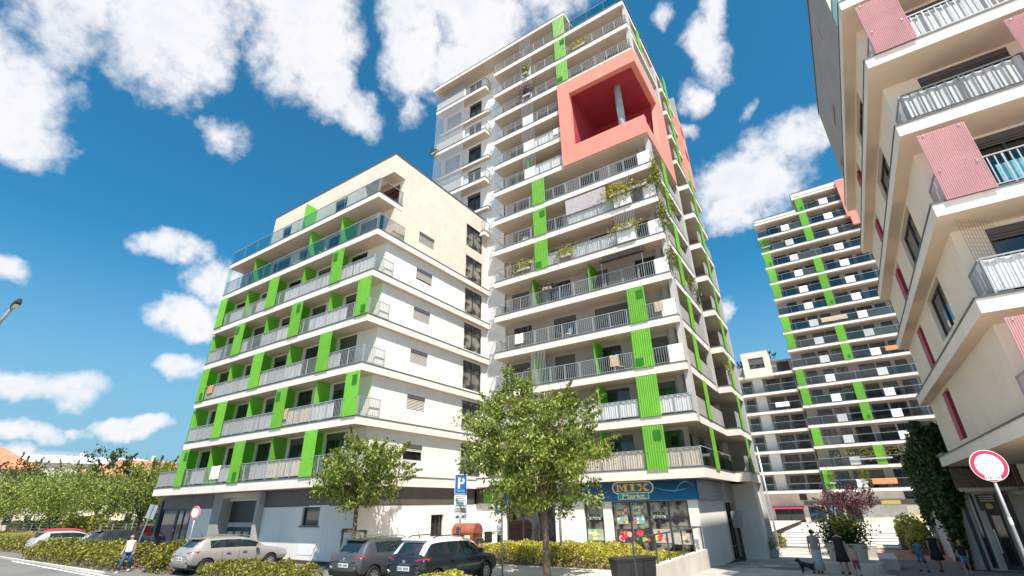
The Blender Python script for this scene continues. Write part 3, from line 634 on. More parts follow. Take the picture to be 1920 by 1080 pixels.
# string lattices for climbers: vertical wires between slabs
def lattice(u0, u1, k0, k1, face='s', plane=YT, name='wire_lattice', gap=.11, d=-.03):
    mb = MB(); n = int((u1 - u0) / gap)
    for i in range(n + 1):
        u = u0 + (u1 - u0) * i / n; fbox(mb, face, plane, u - .009, u + .009, FL[k0], TB[k1], d - .009, d + .009)
    return mb.build(name, 'handrail', tw)
for k in range(8, 13): lattice(-15.7, -14.6, k, k + 1)
lattice(-15.7, -14.6, 13, 14); lattice(-15.55, -14.5, 1, 2); lattice(-15.6, -14.6, 2, 3)
lattice(-8.8, -7.5, 5, 6); lattice(-8.7, -7.55, 6, 7)
for k in (8, 9, 10, 11, 12): MB().box(-15.65, -14.65, YT + .04, YT + .08, FL[k] + .02, FL[k] + 1.0).build('parapet_panel', 'stucco_white', tw)
for k, a in ((5, -8.75), (6, -8.7)): MB().box(a, a + 1.2, YT - .12, YT + .3, FL[k] + .02, FL[k] + .85).build('parapet_panel', 'screen_white', tw)
# wing balconies alternate between deep slabs and short ledges
YW = 26.75
for k in range(7, 14):
    full = k % 2 == 1
    if full:
        slab(tw, -26.2, -19.95, YW, YTW - .08, TB[k], .42); t = TB[k] + .42
        MB().box(-26.1, -22.6, YW + .03, YW + .07, t, t + 1.0).build('parapet_panel', 'stucco_white', tw); MB().box(-22.55, -22.45, YW, YW + .1, t, t + 1.05).build('post', 'stucco_white', tw)
        railing(tw, 's', YW, -22.4, -20.0, t, gap=.12); railing(tw, 'e', -19.95, YW + .08, YTW - .15, t, inset=.05)
        mb = MB(); n = 30
        for i in range(n): u = -26.1 + i * .12; mb.tube([(u, YW - .03, t), (u, YW + .02, TB[k] + 2 * 2.72 if k < 13 else TB[14])], .024, 4)
        mb.build('wire_lattice', 'handrail', tw)
        z_ = TB[k + 1] if k < 13 else TB[14]; nb = MB(); nb.quad([(-26.15, YW - .05, t), (-22.9, YW - .05, t), (-23.2, YW + .6, z_), (-26.15, YW + .6, z_)]); nb.quad([(-26.18, YW - .05, t), (-26.18, YW + .6, z_), (-26.18, YTW, z_), (-26.18, YTW, t)]); nb.build('mesh_screen', 'net_white', tw, fix=False)
    else:
        slab(tw, -26.0, -19.95, YW + .45, YTW - .08, TB[k] + .1, .3)
# salmon corner box, open loggia
z0, z1 = TB[8] + .02, TB[11] - .02; bx0, bx1, by0, by1 = -12.15, XTS + .12, YT - .22, 33.2
cb = MB(); cb.box(bx0, bx1, by0, by0 + .42, z1 - 1.3, z1, 'salmon').box(bx0, bx0 + 1.0, by0, by0 + .42, z0 + 1.55, z1 - 1.3, 'salmon').box(bx0, bx1, by0, by0 + .42, z0, z0 + 1.55, 'salmon')
cb.box(bx1 - .42, bx1, by0 + .42, by1, z1 - 1.3, z1, 'salmon').box(bx1 - .42, bx1, by0 + .42, by1, z0, z0 + 1.2, 'salmon').box(bx1 - .42, bx1, by1 - 2.2, by1, z0 + 1.2, z1 - 1.3, 'salmon')
cb.prism([(by1 - 2.2, z0 + 1.2), (by1 - 2.2, z1 - 1.3), (by1 - 3.6, z0 + 1.2)], bx1 - .42, bx1 - .001, 'x', 'salmon')
bxo = cb.build('corner_box', None, tw)
ib = MB(); ib.box(bx0 + .9, bx1 - .42, by0 + .42, by1 - .1, z1 - 1.32, z1 - 1.22, 'crimson').box(bx0 + .9, bx0 + 1.0, by0 + .42, by1 - 2, z0 + .4, z1 - 1.32, 'crimson').box(bx0 + 1, bx1 - .43, 31.0, 31.1, z0 + .4, z1 - 1.32, 'crimson').box(bx0 + 1, bx1 - .43, by0 + .43, 31, z0 + .3, z0 + .4, 'crimson')
ib.build('loggia_lining', None, bxo)
mb = MB(); mb.tube([(-7.75, 27.6, z0 + .4), (-7.75, 27.6, z1 - 1.3)], .27, 20); mb.build('column', 'concrete', bxo, smooth=True)
MB().box(bx0 + .02, bx1 - .02, by0 + .02, 33, z0 - .006, z0 - .002).build('underside', 'soffit', bxo)
# second salmon box on the rear of the street side
MB().box(-6.2, -5.3, 37.4, 39.4, TB[9] + .2, TB[12] - .4, 'salmon').build('rear_box', None, tw)
for k in (10, 11): MB().box(-5.31, -5.28, 37.9, 38.9, TB[k] + .5, TB[k] + 1.5).build('rear_box_opening', 'crimson', tw)
MB().box(-7.0, -5.35, 38.2, 38.35, 4.2, TB[13]).build('end_wall', 'backwall', tw)
MB().box(-5.32, -5.04, 38.1, 38.38, -.3, TB[6]).build('column', 'column_concrete', tw)
# street-side balconies: solid parapets, green screens, two concrete columns
for k in range(0, 13):
    t = FL[k]
    if not inbox(k):
        if k == 0: glass_rail(tw, 'e', XTS, YT + .1, 33.9, t, 1.0, .05, 'smoked_glass', 1.9)
        elif k == 13: pass
        else: MB().box(XTS - .12, XTS - .05, YT + .15 if k < 8 else YT + .1, 33.9, t, t + 1.0).build('parapet', 'grey_render', tw)
        if k % 2 == 0 or k < 8: corr(tw, 'e', XTS, 28.7 + .5 * (k % 2), 29.6 + .5 * (k % 2), t - .02, TB[k + 1] - .02, 'green_screen', .05, 'green_screen', .12, None, False)
    if 1:
        xx = -5.05 if k < 9 else -5.55; MB().box(xx - .12, xx - .05, 34.1, 38.3, t, t + 1.0).build('parapet', 'grey_render', tw)
        corr(tw, 'e', xx, 35.0, 35.8, t - .02, TB[k + 1] - .02, 'green_screen', .05, 'green_screen', .12, None, False)
for y, x, a, c in ((26.75, XTS + .03, 1, 8), (33.6, XTS + .03, 2, 8), (33.6, XTS + .03, 11, 13), (26.75, XTS + .03, 11, 13)):
    MB().box(x - .3, x, y - .28, y + .28, TB[a], TB[c] - .01).build('column', 'column_concrete', tw)
MB().box(-6.75, XTS - .6, YT + 1.0, YT + 1.5, TB[1], TB[8]).build('column', 'backwall', tw)
# roof terrace glass
glass_rail(tw, 's', YT, -10.6, XTS - .1, FL[13], 1.05, .05, 'teal_glass'); glass_rail(tw, 'e', XTS - .05, YT + .05, 38, FL[13], 1.05, .05, 'teal_glass')
# awning box and rolled blind
aw = MB(); aw.box(-10.2, -7.2, YT + .05, YT + .22, TB[5] - .42, TB[5] - .2, 'frame_dark').prism([(YT - .02, TB[5] - .36), (YT - .45, TB[5] - .60), (YT - .42, TB[5] - .63), (YT + .02, TB[5] - .42)], -10.1, -7.3, 'x', 'frame_dark')
for x in (-10.1, -7.4): aw.tube([(x, YT + .1, FL[4]), (x, YT + .1, TB[5])], .02, 6, 'handrail')
aw.build('awning', None, tw)
screen(tw, 's', YT, -12.3, -9.2, FL[6] + .85, TB[7] - .15, 'awning', .02, 'roller_blind', False)
# -------- ground floor shop
YG = 26.75; gb = .55
wall_open('shop_wall', tw, 's', YG, XL, XT, gb, 4.24, [(-18.2, -14.7, gb, 3.2), (-12.85, -11.7, gb + .2, 3.25), (-11.2, -7.1, gb + .15, 3.25)], 'stucco_white', .25)
wall_open('shop_side_wall', tw, 'e', XT, YG, 32.6, -.4, 4.24, [], 'stucco_white'); wall_open('shop_side_wall', tw, 'e', XT, 32.6, 36.4, -.4, 4.24, [(33.1, 35.6, -.1, 3.1)], 'concrete_pale', .3)
window(tw, 'e', XT, 33.1, 35.6, -.1, 3.1, .25, 3)
MB().box(XT - .02, XT + .02, YG - .02, 36.4, -.4, .12).build('plinth', 'plinth', tw)
wall_open('shop_side_wall', tw, 'e', -5.3, 36.4, 38.4, -.4, 4.24, [], 'stucco_white'); MB().box(XT, -5.3, 36.38, 36.42, -.4, 4.2).build('shop_side_wall', 'stucco_white', tw)
MB().box(-6.58, -6.2, 34.2, 35.2, 1.7, 2.6).build('junction_box', 'concrete', tw)
mb = MB()
for y in (34.5, 34.85, 35.1): mb.tube([(-6.4, y, -.3), (-6.4, y, 1.72)], .035, 6)
mb.build('downpipe', 'rail_dark', tw)
for u0, u1, nl in ((-12.85, -11.7, 1), (-11.2, -9.2, 2), (-9.18, -7.1, 2)): window(tw, 's', YG, u0, u1, gb + .2, 3.25, .18, nl, pane='pane_olive')
window(tw, 's', YG, -18.1, -14.8, gb, 3.15, .2, 3)
MB().box(XL, -12.98, YG - .10, YG - .02, 3.32, 4.20).build('fascia_band', 'dark_band', tw)
MB().box(-19.75, -17.9, YG - .13, YG - .105, 3.36, 3.98).box(-16.4, -13.3, YG - .13, YG - .105, 3.28, 3.62).build('green_fascia', 'green_screen', tw)
# ------------------------------------------------------------------ shop sign: MIX / Markt
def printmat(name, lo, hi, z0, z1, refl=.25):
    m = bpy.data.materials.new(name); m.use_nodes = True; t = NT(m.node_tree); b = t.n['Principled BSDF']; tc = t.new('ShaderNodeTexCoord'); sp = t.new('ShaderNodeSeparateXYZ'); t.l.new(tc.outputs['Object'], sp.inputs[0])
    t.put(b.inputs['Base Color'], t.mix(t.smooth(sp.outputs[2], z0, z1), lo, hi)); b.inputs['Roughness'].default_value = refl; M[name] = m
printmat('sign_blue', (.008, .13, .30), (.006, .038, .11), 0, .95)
mat('sign_swoosh', (.09, .32, .52), .3, .05); mat('sign_cream', (.86, .80, .50), .4, .03); mat('sign_orange', (.86, .50, .10), .4, .05); mat('sign_teal', (.03, .30, .38), .35, .05); mat('sign_white', (.82, .82, .80), .4, .03)
sgn = thing('shop_sign', 'wide blue supermarket sign reading MIX Markt above the shop windows', 'shop sign', (-12.95, YG - .12, 3.26))
n = 5; L = 6.42 / n
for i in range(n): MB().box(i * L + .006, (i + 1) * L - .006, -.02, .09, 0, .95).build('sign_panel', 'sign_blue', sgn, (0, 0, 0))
n = 3; L = 5.8 / n
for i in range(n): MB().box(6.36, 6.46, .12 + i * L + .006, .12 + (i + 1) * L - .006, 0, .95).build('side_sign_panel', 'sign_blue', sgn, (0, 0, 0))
def stroke(mb, pts, wd, y0, y1, m=None):
    for (a, b) in zip(pts, pts[1:]):
        a = Vector(a); b = Vector(b); d = (b - a).normalized(); s = Vector((-d.y, d.x)) * wd / 2; e = d * wd * .3
        mb.prism([tuple(a - s - e), tuple(b - s + e), tuple(b + s + e), tuple(a + s - e)], y0, y1, 'y', m)
mb = MB()
for (x0, x1, zb, amp) in ((4.3, 5.9, .62, -.18), (5.3, 6.3, .30, .55)):
    pts = [(x0 + (x1 - x0) * t / 10, zb + amp * math.sin(PI * .8 * t / 10)) for t in range(11)]
    for j, (p, q) in enumerate(zip(pts, pts[1:])): wv = .012 + .018 * math.sin(PI * j / 10); mb.quad([(p[0], -.0225 - j * 1e-5, p[1] - wv), (q[0], -.0225 - j * 1e-5, q[1] - wv), (q[0], -.0225 - j * 1e-5, q[1] + wv), (p[0], -.0225 - j * 1e-5, p[1] + wv)], 'sign_swoosh')
mb.build('swoosh', None, sgn, (0, 0, 0))
def stadium(cx, cz, w_, h_, n=12):
    r = h_ / 2; return [(cx + (w_ / 2 - r) * sgn_ + r * math.cos(a), cz + r * math.sin(a)) for sgn_, a0 in ((1, -PI / 2), (-1, PI / 2)) for a in [a0 + PI * t / n for t in range(n + 1)]]
def serif_mix(mb, x, z, w_, h_, y0, y1, m):
    """bold slab-serif M I X, laid out in a w_ by h_ box"""
    def poly(p, ox, sw): mb.prism([(ox + a * sw, z + b * h_) for a, b in p], y0, y1, 'y', m)
    sw = w_ / 3.1
    for p in ([(0, 0), (.38, 0), (.38, .12), (0, .12)], [(.10, .121), (.24, .121), (.24, .879), (.10, .879)], [(0, .88), (.36, .88), (.36, 1), (0, 1)], [(.26, .98), (.52, .12), (.66, .12), (.40, .98)], [(.60, .3), (.86, .98), (.76, .98), (.52, .34)],
              [(.80, .88), (1.16, .88), (1.16, 1), (.80, 1)], [(.80, .121), (1.04, .121), (1.04, .879), (.80, .879)], [(.70, 0), (1.16, 0), (1.16, .12), (.70, .12)]): poly(p, x, sw)
    ox = x + 1.3 * sw
    for p in ([(0, 0), (.56, 0), (.56, .12), (0, .12)], [(.14, .121), (.42, .121), (.42, .879), (.14, .879)], [(0, .88), (.56, .88), (.56, 1), (0, 1)]): poly(p, ox, sw)
    ox = x + 2.0 * sw
    for p in ([(0, .88), (.46, .88), (.46, 1), (0, 1)], [(.66, .88), (1.08, .88), (1.08, 1), (.66, 1)], [(0, 0), (.42, 0), (.42, .12), (0, .12)], [(.60, 0), (1.1, 0), (1.1, .12), (.60, .12)], [(.06, .879), (.36, .879), (1.02, .121), (.70, .121)], [(.78, .879), (.94, .879), (.30, .121), (.12, .121)]): poly(p, ox, sw)
def font(txt, size, m, parent, loc, ext=.008, name='lettering', rz=0, bold=0.0, sx=1.0):
    c = bpy.data.curves.new(name, 'FONT'); c.body = txt; c.size = size; c.extrude = ext; c.offset = bold; c.align_x = 'CENTER'; c.materials.append(M[m])
    o_ = bpy.data.objects.new(name, c); COL.objects.link(o_); me = bpy.data.meshes.new_from_object(o_.evaluated_get(bpy.context.evaluated_depsgraph_get())); bpy.data.objects.remove(o_); o = bpy.data.objects.new(name, me); COL.objects.link(o); o.parent = parent; o.location = loc; o.rotation_euler = (PI / 2, 0, rz); o.scale = (sx, 1, 1); return o
def logo(parent, cx, cz, s_, y, mono=None, name='logo'):
    lg = MB(); A = [(a, b) for a, b in stadium(cx, cz + .09 * s_, 2.35 * s_, .62 * s_)]; B = stadium(cx, cz + .09 * s_, 2.22 * s_, .52 * s_)
    lg.prism(A, y - .012, y, 'y', mono or 'sign_cream'); lg.prism(B, y - .02, y - .004, 'y', 'sign_white' if mono == 'sign_swoosh' else ('sign_blue2' if not mono else mono))
    serif_mix(lg, cx - .93 * s_, cz - .09 * s_, 1.86 * s_, .36 * s_, y - .05, y - .021, 'sign_orange' if not mono else 'frame_dark')
    bx = .88 * s_
    lg.box(cx - bx, cx + bx, y - .026, y - .021 + .001, cz - .50 * s_, cz - .15 * s_, mono or 'sign_cream').box(cx - bx + .035 * s_, cx + bx - .035 * s_, y - .034, y - .027, cz - .465 * s_, cz - .185 * s_, 'sign_teal' if not mono else mono)
    o = lg.build(name, None, parent, (0, 0, 0))
    font('Markt', .34 * s_, 'sign_cream' if not mono else 'frame_dark', o, (cx, y - .036, cz - .445 * s_), .004, 'lettering', 0, .006 * s_, 1.55)
mat('sign_blue2', (.02, .13, .24), .35, .04)
logo(sgn, 3.12, .56, .98, -.024)
# window posters: food pictures and pale logos stuck on the panes
mat('poster_pale', (.45, .47, .40), .35, .1); mat('poster_red', (.62, .06, .07), .4, .3, 9); mat('poster_pink', (.80, .42, .40), .4, .2, 9); mat('poster_green', (.25, .50, .10), .4, .3, 7); mat('poster_yellow', (.80, .62, .16), .4, .2, 8); mat('poster_cream', (.80, .74, .58), .4, .15, 9); mat('poster_teal', (.16, .45, .55), .4, .2, 8)
def ellipse(cx, cz, a, b, n=14): return [(cx + a * math.cos(2 * PI * i / n), cz + b * math.sin(2 * PI * i / n)) for i in range(n)]
def poster(label, x, z, w_, h_, kind, y=YG + .155, base='poster_pale', group='posters in the supermarket windows', rz=0, seed=0):
    t = thing('window_poster', label, 'poster', (x, y, z), rz, group); rd = random.Random(seed); mb = MB(); mb.box(0, w_, 0, .006, 0, h_, base); mb.build('sheet', None, t, (0, 0, 0)); q = MB(); k = 0
    if kind == 'grid':
        for i in range(4):
            for j in range(6):
                q.box(w_ * (.06 + .23 * i), w_ * (.06 + .23 * i + .19), -.004, -.001, h_ * (.04 + .16 * j), h_ * (.04 + .16 * j + .12), rd.choice(['poster_red', 'poster_green', 'poster_yellow', 'poster_teal', 'poster_cream']))
    else:
        for i in range(9):
            k += 1; q.prism(ellipse(w_ * rd.uniform(.12, .88), h_ * rd.uniform(.15, .8), w_ * rd.uniform(.07, .17), h_ * rd.uniform(.08, .24)), -.002 - k * .0012, -.001 - k * .0012, 'y', rd.choice(kind))
    q.build('picture', None, t, (0, 0, 0)); return t
FR = ['poster_red', 'poster_red', 'poster_pink', 'poster_green', 'poster_cream', 'poster_yellow']
poster('fruit poster low on the narrow left shop pane', -12.78, 1.35, 1.0, .55, FR, seed=3, base='poster_pale')
poster('red berries poster on the left leaf of the shop door', -11.08, 1.3, .85, .62, ['poster_red', 'poster_pink', 'poster_green'], seed=5, base='frame_dark')
poster('red berries poster on the right leaf of the shop door', -10.12, 1.3, .85, .62, ['poster_red', 'poster_red', 'poster_pink', 'poster_green'], seed=8, base='frame_dark')
poster('leaflet sheet with a red corner on the left shop door', -11.0, 2.15, .62, .9, 'grid', seed=1); poster('leaflet sheet with a blue top on the right shop door', -10.08, 2.15, .62, .9, 'grid', seed=2, base='poster_teal')
poster('cheese and grapes poster in the pane right of the shop door', -9.1, 1.3, .92, .62, ['poster_cream', 'poster_yellow', 'poster_red', 'frame_dark'], seed=4)
poster('small cooked food poster on the rightmost shop pane', -8.08, 1.25, .9, .5, ['poster_cream', 'poster_pink', 'awning', 'bark'], seed=6)
lg1 = thing('window_decal', 'pale MIX logo on the narrow left shop pane', 'window decal', (-12.28, YG + .16, 2.55), 0, 'pale logos on the shop panes'); logo(lg1, 0, 0, .38, 0, 'poster_pale', 'decal')
lg2 = thing('window_decal', 'pale MIX logo on the pane right of the shop door', 'window decal', (-8.66, YG + .16, 2.62), 0, 'pale logos on the shop panes'); logo(lg2, 0, 0, .38, 0, 'poster_pale', 'decal')
# ------------------------------------------------------------------ retaining wall, handrail
rw = thing('retaining_wall', 'low concrete retaining wall beside the shop terrace', 'wall', (-6.7, 22.6, 0))
for i in range(3): MB().box(-6.72, -6.45, 18.3 + i * 2.8 + .01, 18.3 + (i + 1) * 2.8 - .01, -.3, 1.10).build('concrete_block', 'concrete_pale', rw)
hr = thing('handrail', 'dark metal handrail on the shop terrace wall', 'railing', (-6.6, 22.5, 1.1))
mb = MB().box(-.03, .03, -5.3, 4.0, .93, .98).build('top_rail', 'rail_dark', hr, (0, 0, 0)); MB().box(-1.5, .03, 3.96, 4.02, .93, .98).build('top_rail', 'rail_dark', hr, (0, 0, 0))
for y in (-5.2, -2.9, -1.4, .6, 2.4, 3.98): MB().box(-.028, .028, y - .028, y + .028, -.1 if y > -4 else -.6, .93).build('post', 'rail_dark', hr, (0, 0, 0))
# ------------------------------------------------------------------ FAR TOWER with its low wing
YFT = 79.6; ft = thing('far_tower', 'distant residential tower with green screens and white boxes on its balconies', 'apartment tower', (5, 86, 0))
FT = [4.49 + 2.735 * k for k in range(18)]
def farfloor(k, x0, x1, y):
    return slab(ft, x0, x1, y, y + 1.75, FT[k] - .42, .42, .05)
for k in range(0, 17):
    x0 = -2.7 if k <= 15 else 3.5
    if k == 0: x0 = -10.4
    farfloor(k, x0, 13.5, YFT)
for k in range(16):
    t = FT[k]; r = random.Random(k + 50); x0 = -2.6 if k < 15 else 3.6
    ops = []
    xs = [-1.2, .9, 2.6, 5.2, 7.2, 9.3, 11.2]
    for i, x in enumerate(xs):
        if x < x0: continue
        ops.append((x, x + r.choice([1.3, 1.6, 1.8]), t + .05, t + 2.15))
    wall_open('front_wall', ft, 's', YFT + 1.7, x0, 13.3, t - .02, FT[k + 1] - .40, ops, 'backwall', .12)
    for o in ops: window(ft, 's', YFT + 1.7, *o, .10, 2, r.choice([0, 0, 0, .2, .7]))
    pa = (-2.55, -1.5) if k in (0, 2, 4, 5, 7, 8, 10, 11, 12, 13) else None
    pb = (3.8, 4.85) if k in (15, 14, 13, 11, 10, 9, 7, 6, 4, 3, 1) else None
    for p in (pa, pb):
        if p and p[0] > x0 - .2: corr(ft, 's', YFT, p[0], p[1], t - .02, FT[k + 1] - .44, 'green_screen', .05, 'green_screen', .12, (.35, .45, .5, .2) if k % 3 == 0 else None, False)
    for x in (.95, 6.95):
        if x > x0: MB().box(x, x + 1.1, YFT - .08, YFT + .18, t + .05, t + 1.05).build('balcony_box', r.choice(['screen_white', 'screen_white', 'screen_grey']), ft)
    gl = 'smoked_glass'
    cuts = [x0] + [c for c in (.93, 2.07, 6.93, 8.07) if c > x0] + [13.3]
    for a, c in zip(cuts, cuts[1:]):
        if abs(c - a - 1.14) < .05: continue
        glass_rail(ft, 's', YFT, a, c, t, 1.0, .05, gl, 2.2)
        if r.random() < .16: screen(ft, 's', YFT, a + .1, min(c - .1, a + 3.2), t + .05, t + .95, r.choice(['screen_beige', 'screen_grey', 'terracotta', 'screen_beige']), .12)
mat('cover_green', (.02, .16, .09), .7, .1); screen(ft, 's', YFT, -2.3, 3.6, FT[4] + .05, FT[4] + .98, 'cover_green', .1)
MB().box(-2.6, 13.3, YFT + 1.8, YFT + 16, .2, FT[15] - .5).build('rear_block', 'stucco_white', ft)
MB().box(-2.55, 3.55, YFT + .1, YFT + 16, FT[15] - .05, FT[15] + .55).box(3.5, 13, YFT + .2, YFT + 16, FT[16] - .05, FT[16] + .8).build('parapet', 'fascia', ft)
MB().box(-2.6, 3.55, YFT + .05, YFT + 16, FT[15] + .55, FT[15] + .62).box(3.45, 13, YFT + .15, YFT + 16, FT[16] + .8, FT[16] + .87).build('roof_edge', 'coping', ft)
MB().box(9.75, 13.6, YFT - .35, YFT + 1, FT[14] - .6, FT[16] + .6).build('salmon_box', 'salmon', ft); MB().box(10.1, 13.6, YFT - .36, YFT + .5, FT[13] + .6, FT[14] - .6).build('salmon_box', 'salmon', ft)
ft_shift = -.32
# low wing
for k in range(0, 7):
    t = FT[k] - .25
    if k: slab(ft, -10.4, -2.75, YFT + .3, YFT + 2.4, t - .42, .42)
    if k == 6: continue
    wall_open('wing_wall', ft, 's', YFT + 1.4, -8.55, -7.15, t, t + 2.4, [], 'stucco_white')
    ops = [(-6.7, -4.9, t + .05, t + 2.15), (-4.6, -3.0, t + .05, t + 2.15)]
    wall_open('wing_wall', ft, 's', YFT + 2.3, -10.4, -2.75, t - .1, t + 2.4, ops + [(-10.1, -8.9, t + .05, t + 2.1)], 'backwall', .12)
    for o in ops: window(ft, 's', YFT + 2.3, *o, .1, 2, [0, .5, 0][k % 3])
    window(ft, 's', YFT + 2.3, -10.1, -8.9, t + .05, t + 2.1, .1, 1)
    glass_rail(ft, 's', YFT + .3, -6.9, -2.8, t, 1.0, .05, 'smoked_glass' if k != 5 else 'teal_glass'); glass_rail(ft, 's', YFT + .3, -10.3, -8.6, t, 1.0, .05, 'teal_glass')
t = FT[5] - .25
MB().box(-13, -2.75, YFT + 4, YFT + 16, 0, FT[6] + 1.9).build('wing_block', 'grey_render', ft)
wall_open('bay_box', ft, 's', YFT - .1, -9.2, -5.5, FT[6] - .75, FT[7] + .35, [(-8.3, -6.2, FT[6] + .55, FT[6] + 2.2)], 'stucco_cream', .2); window(ft, 's', YFT - .1, -8.3, -6.2, FT[6] + .55, FT[6] + 2.2, .16, 1, .6)
MB().box(-9.2, -5.5, YFT - .09, YFT + 4, FT[6] - .8, FT[6] - .75).box(-5.55, -5.5, YFT - .09, YFT + 4, FT[6] - .75, FT[7] + .35).box(-9.2, -9.15, YFT - .09, YFT + 4, FT[6] - .75, FT[7] + .35).box(-9.25, -5.45, YFT - .12, YFT + 4, FT[7] + .35, FT[7] + .42).build('bay_cheek', 'stucco_cream', ft)
wall_open('wing_wall', ft, 's', YFT + 2.6, -5.5, -2.7, FT[6] - .3, FT[6] + 2.0, [(-4.8, -3.1, FT[6], FT[6] + 1.7)], 'grey_render', .1); window(ft, 's', YFT + 2.6, -4.8, -3.1, FT[6], FT[6] + 1.7, .08, 2)
# ground floor shops of the far building
wall_open('shop_wall', ft, 's', YFT + 1.2, -10.4, 13.3, .2, 4.05, [(-9.4, -5.9, .5, 2.2), (-5.3, -3.4, .5, 2.45), (-3.2, -2.4, .5, 2.45), (-2.2, -1.4, .5, 2.45), (-1.1, .6, .5, 2.45), (-6, -5.1, 3.2, 4.0), (-2.4, -.8, 3.2, 4.0), (5.5, 8.5, 3.1, 4.0), (8.9, 12, 3.1, 4.0)], 'concrete_pale', .2)
for o in ((-9.4, -5.9, .5, 2.2), (-5.3, -3.4, .5, 2.45), (-3.2, -2.4, .5, 2.45), (-2.2, -1.4, .5, 2.45), (-1.1, .6, .5, 2.45), (-6, -5.1, 3.2, 4.0), (-2.4, -.8, 3.2, 4.0), (5.5, 8.5, 3.1, 4.0), (8.9, 12, 3.1, 4.0)): window(ft, 's', YFT + 1.2, *o, .15, 2)
MB().box(-5.6, 13.3, YFT + 1.0, YFT + 1.19, 2.52, 3.05).build('shop_fascia', 'dark_band', ft)
MB().prism([(YFT + 1.15, 2.45), (YFT + .1, 2.2), (YFT + .1, 2.15), (YFT + 1.15, 2.38)], -9.6, -5.7, 'x', 'red_shutter').build('shop_awning', None, ft)
fs = thing('shop_sign', 'small blue shop sign with a red dot on the distant dark fascia', 'shop sign', (-3.3, YFT + .95, 2.56)); MB().box(0, 1.5, 0, .05, 0, .44).build('sign_panel', 'sign_blue2', fs, (0, 0, 0)); mb = MB().prism(ellipse(1.55, .26, .2, .2), -.02, 0, 'y', 'poster_red').build('red_dot', None, fs, (0, 0, 0))
fy = thing('shop_sign', 'small yellow shop sign on the distant dark fascia', 'shop sign', (2.6, YFT + .95, 2.56)); MB().box(0, 2.0, 0, .05, 0, .44).build('sign_panel', 'poster_yellow', fy, (0, 0, 0))
for i, (x, lab, ks) in enumerate(((5.0, 'large pale drink poster in the distant shopfront', ['poster_cream', 'poster_yellow', 'poster_cream']), (7.25, 'large berry dessert poster in the distant shopfront', ['poster_red', 'bark', 'poster_green', 'poster_cream']), (9.5, 'large orange fruit poster in the distant shopfront', ['poster_yellow', 'sign_orange', 'poster_cream']))):
    poster(lab, x, .55, 2.15, 1.9, ks, YFT + 1.1, 'poster_cream', 'posters on the distant shopfront', 0, 20 + i)
poster('pale blue poster on the distant glass door', -3.1, 1.7, .7, .7, ['poster_teal', 'poster_cream'], YFT + 1.1, 'poster_teal', 'posters on the distant shopfront', 0, 33)

ft.location.x += ft_shift
# ------------------------------------------------------------------ RIGHT BUILDING
rb = thing('street_building', 'cream apartment building overhanging the street with ribbed pink balcony screens', 'apartment building', (8, 24, 0))
RXS, RYS, RX, RY, RYE = 3.8, 15.9, 4.22, 17.25, 31.3
RB = [4.45 + 2.88 * k for k in range(6)]; RH = .44; RF = [b + RH for b in RB]; RX2 = 14.0
slab(rb, RXS, RX2, RYS, RYE, RB[0], .44)
for k in range(1, 6): slab(rb, RXS, RX2, RYS, RYE, RB[k], RH)
for k in range(5):
    t = RF[k]; zt = RB[k + 1]; a = [(20.4, 23.5), (20.5, 23.4)][k % 2]; rdk = (25.8, 27.5) if k % 2 == 0 else (26.2, 27.7)
    w1 = (a[0], a[1], t + .68, t + 2.34); w2 = (rdk[0], rdk[1], t + .35, t + 2.30)
    ops = ([w1] if k else []) + [w2]
    wall_open('side_wall', rb, 'w', RX, RY, RYE, t, zt, ops, 'street_cream', .22)
    if k: window(rb, 'w', RX, *w1, .18, 2)
    window(rb, 'w', RX, rdk[0], rdk[1] - .75, w2[2], w2[3], .18, 1)
    MB().box(RX + .02, RX + .20, rdk[1] - .74, rdk[1] - .02, w2[2] + .02, w2[3] - .02).build('red_shutter', 'red_shutter', rb)
    fo = [(5.15, 7.35, t + .04, t + 2.36), (8.4, 10.6, t + .04, t + 2.36)] if k else [(6.4, 8.6, t + .04, t + 2.36)]
    if k == 2: fo = [(5.55, 7.6, t + .04, t + 2.36), (8.4, 10.6, t + .04, t + 2.36)]
    if k == 1: fo = [(4.95, 7.2, t + .04, t + 2.3), (8.4, 10.6, t + .04, t + 2.36)]
    wall_open('front_wall', rb, 's', RY, RX, RX2, t, zt, fo, 'street_cream', .15)
    for o in fo: window(rb, 's', RY, *o, .12, 3, .14)
    pk = (4.12, 5.2) if k % 2 == 0 else (7.0, 8.05)
    corr(rb, 's', RYS, pk[0], pk[1], t - .05, zt - .22, 'pink_screen', .06, 'pink_screen', .045)
    if k % 2 == 0: pk2 = (8.6, 9.7); corr(rb, 's', RYS, pk2[0], pk2[1], t - .05, zt - .22, 'pink_screen', .06, 'pink_screen', .045)
    st = 4.22
    railing(rb, 's', RYS, st, 7.0, t, 1.02, .06, .15 if k != 3 else .2, dark=(k == 3), bar=.014 if k != 3 else .022); railing(rb, 's', RYS, 7.02, 10.0, t, 1.02, .06, .15, bar=.014)
    railing(rb, 'w', st - .02, RYS + .1, RY - .02, t, 1.02, 0, .15)
    if k in (1, 3): screen(rb, 's', RYS, st + .04, 6.95, t + .1, t + .96, 'screen_white' if k == 1 else 'screen_grey', .12, 'privacy_screen')
    if k == 4: screen(rb, 's', RYS, 5.25, 6.95, t + .1, t + .96, 'screen_grey', .12, 'privacy_screen')
    if k == 2: MB().box(5.4, 6.9, RYS + .12, RYS + .14, t + .1, t + .7).build('privacy_screen', 'poster_teal', rb)
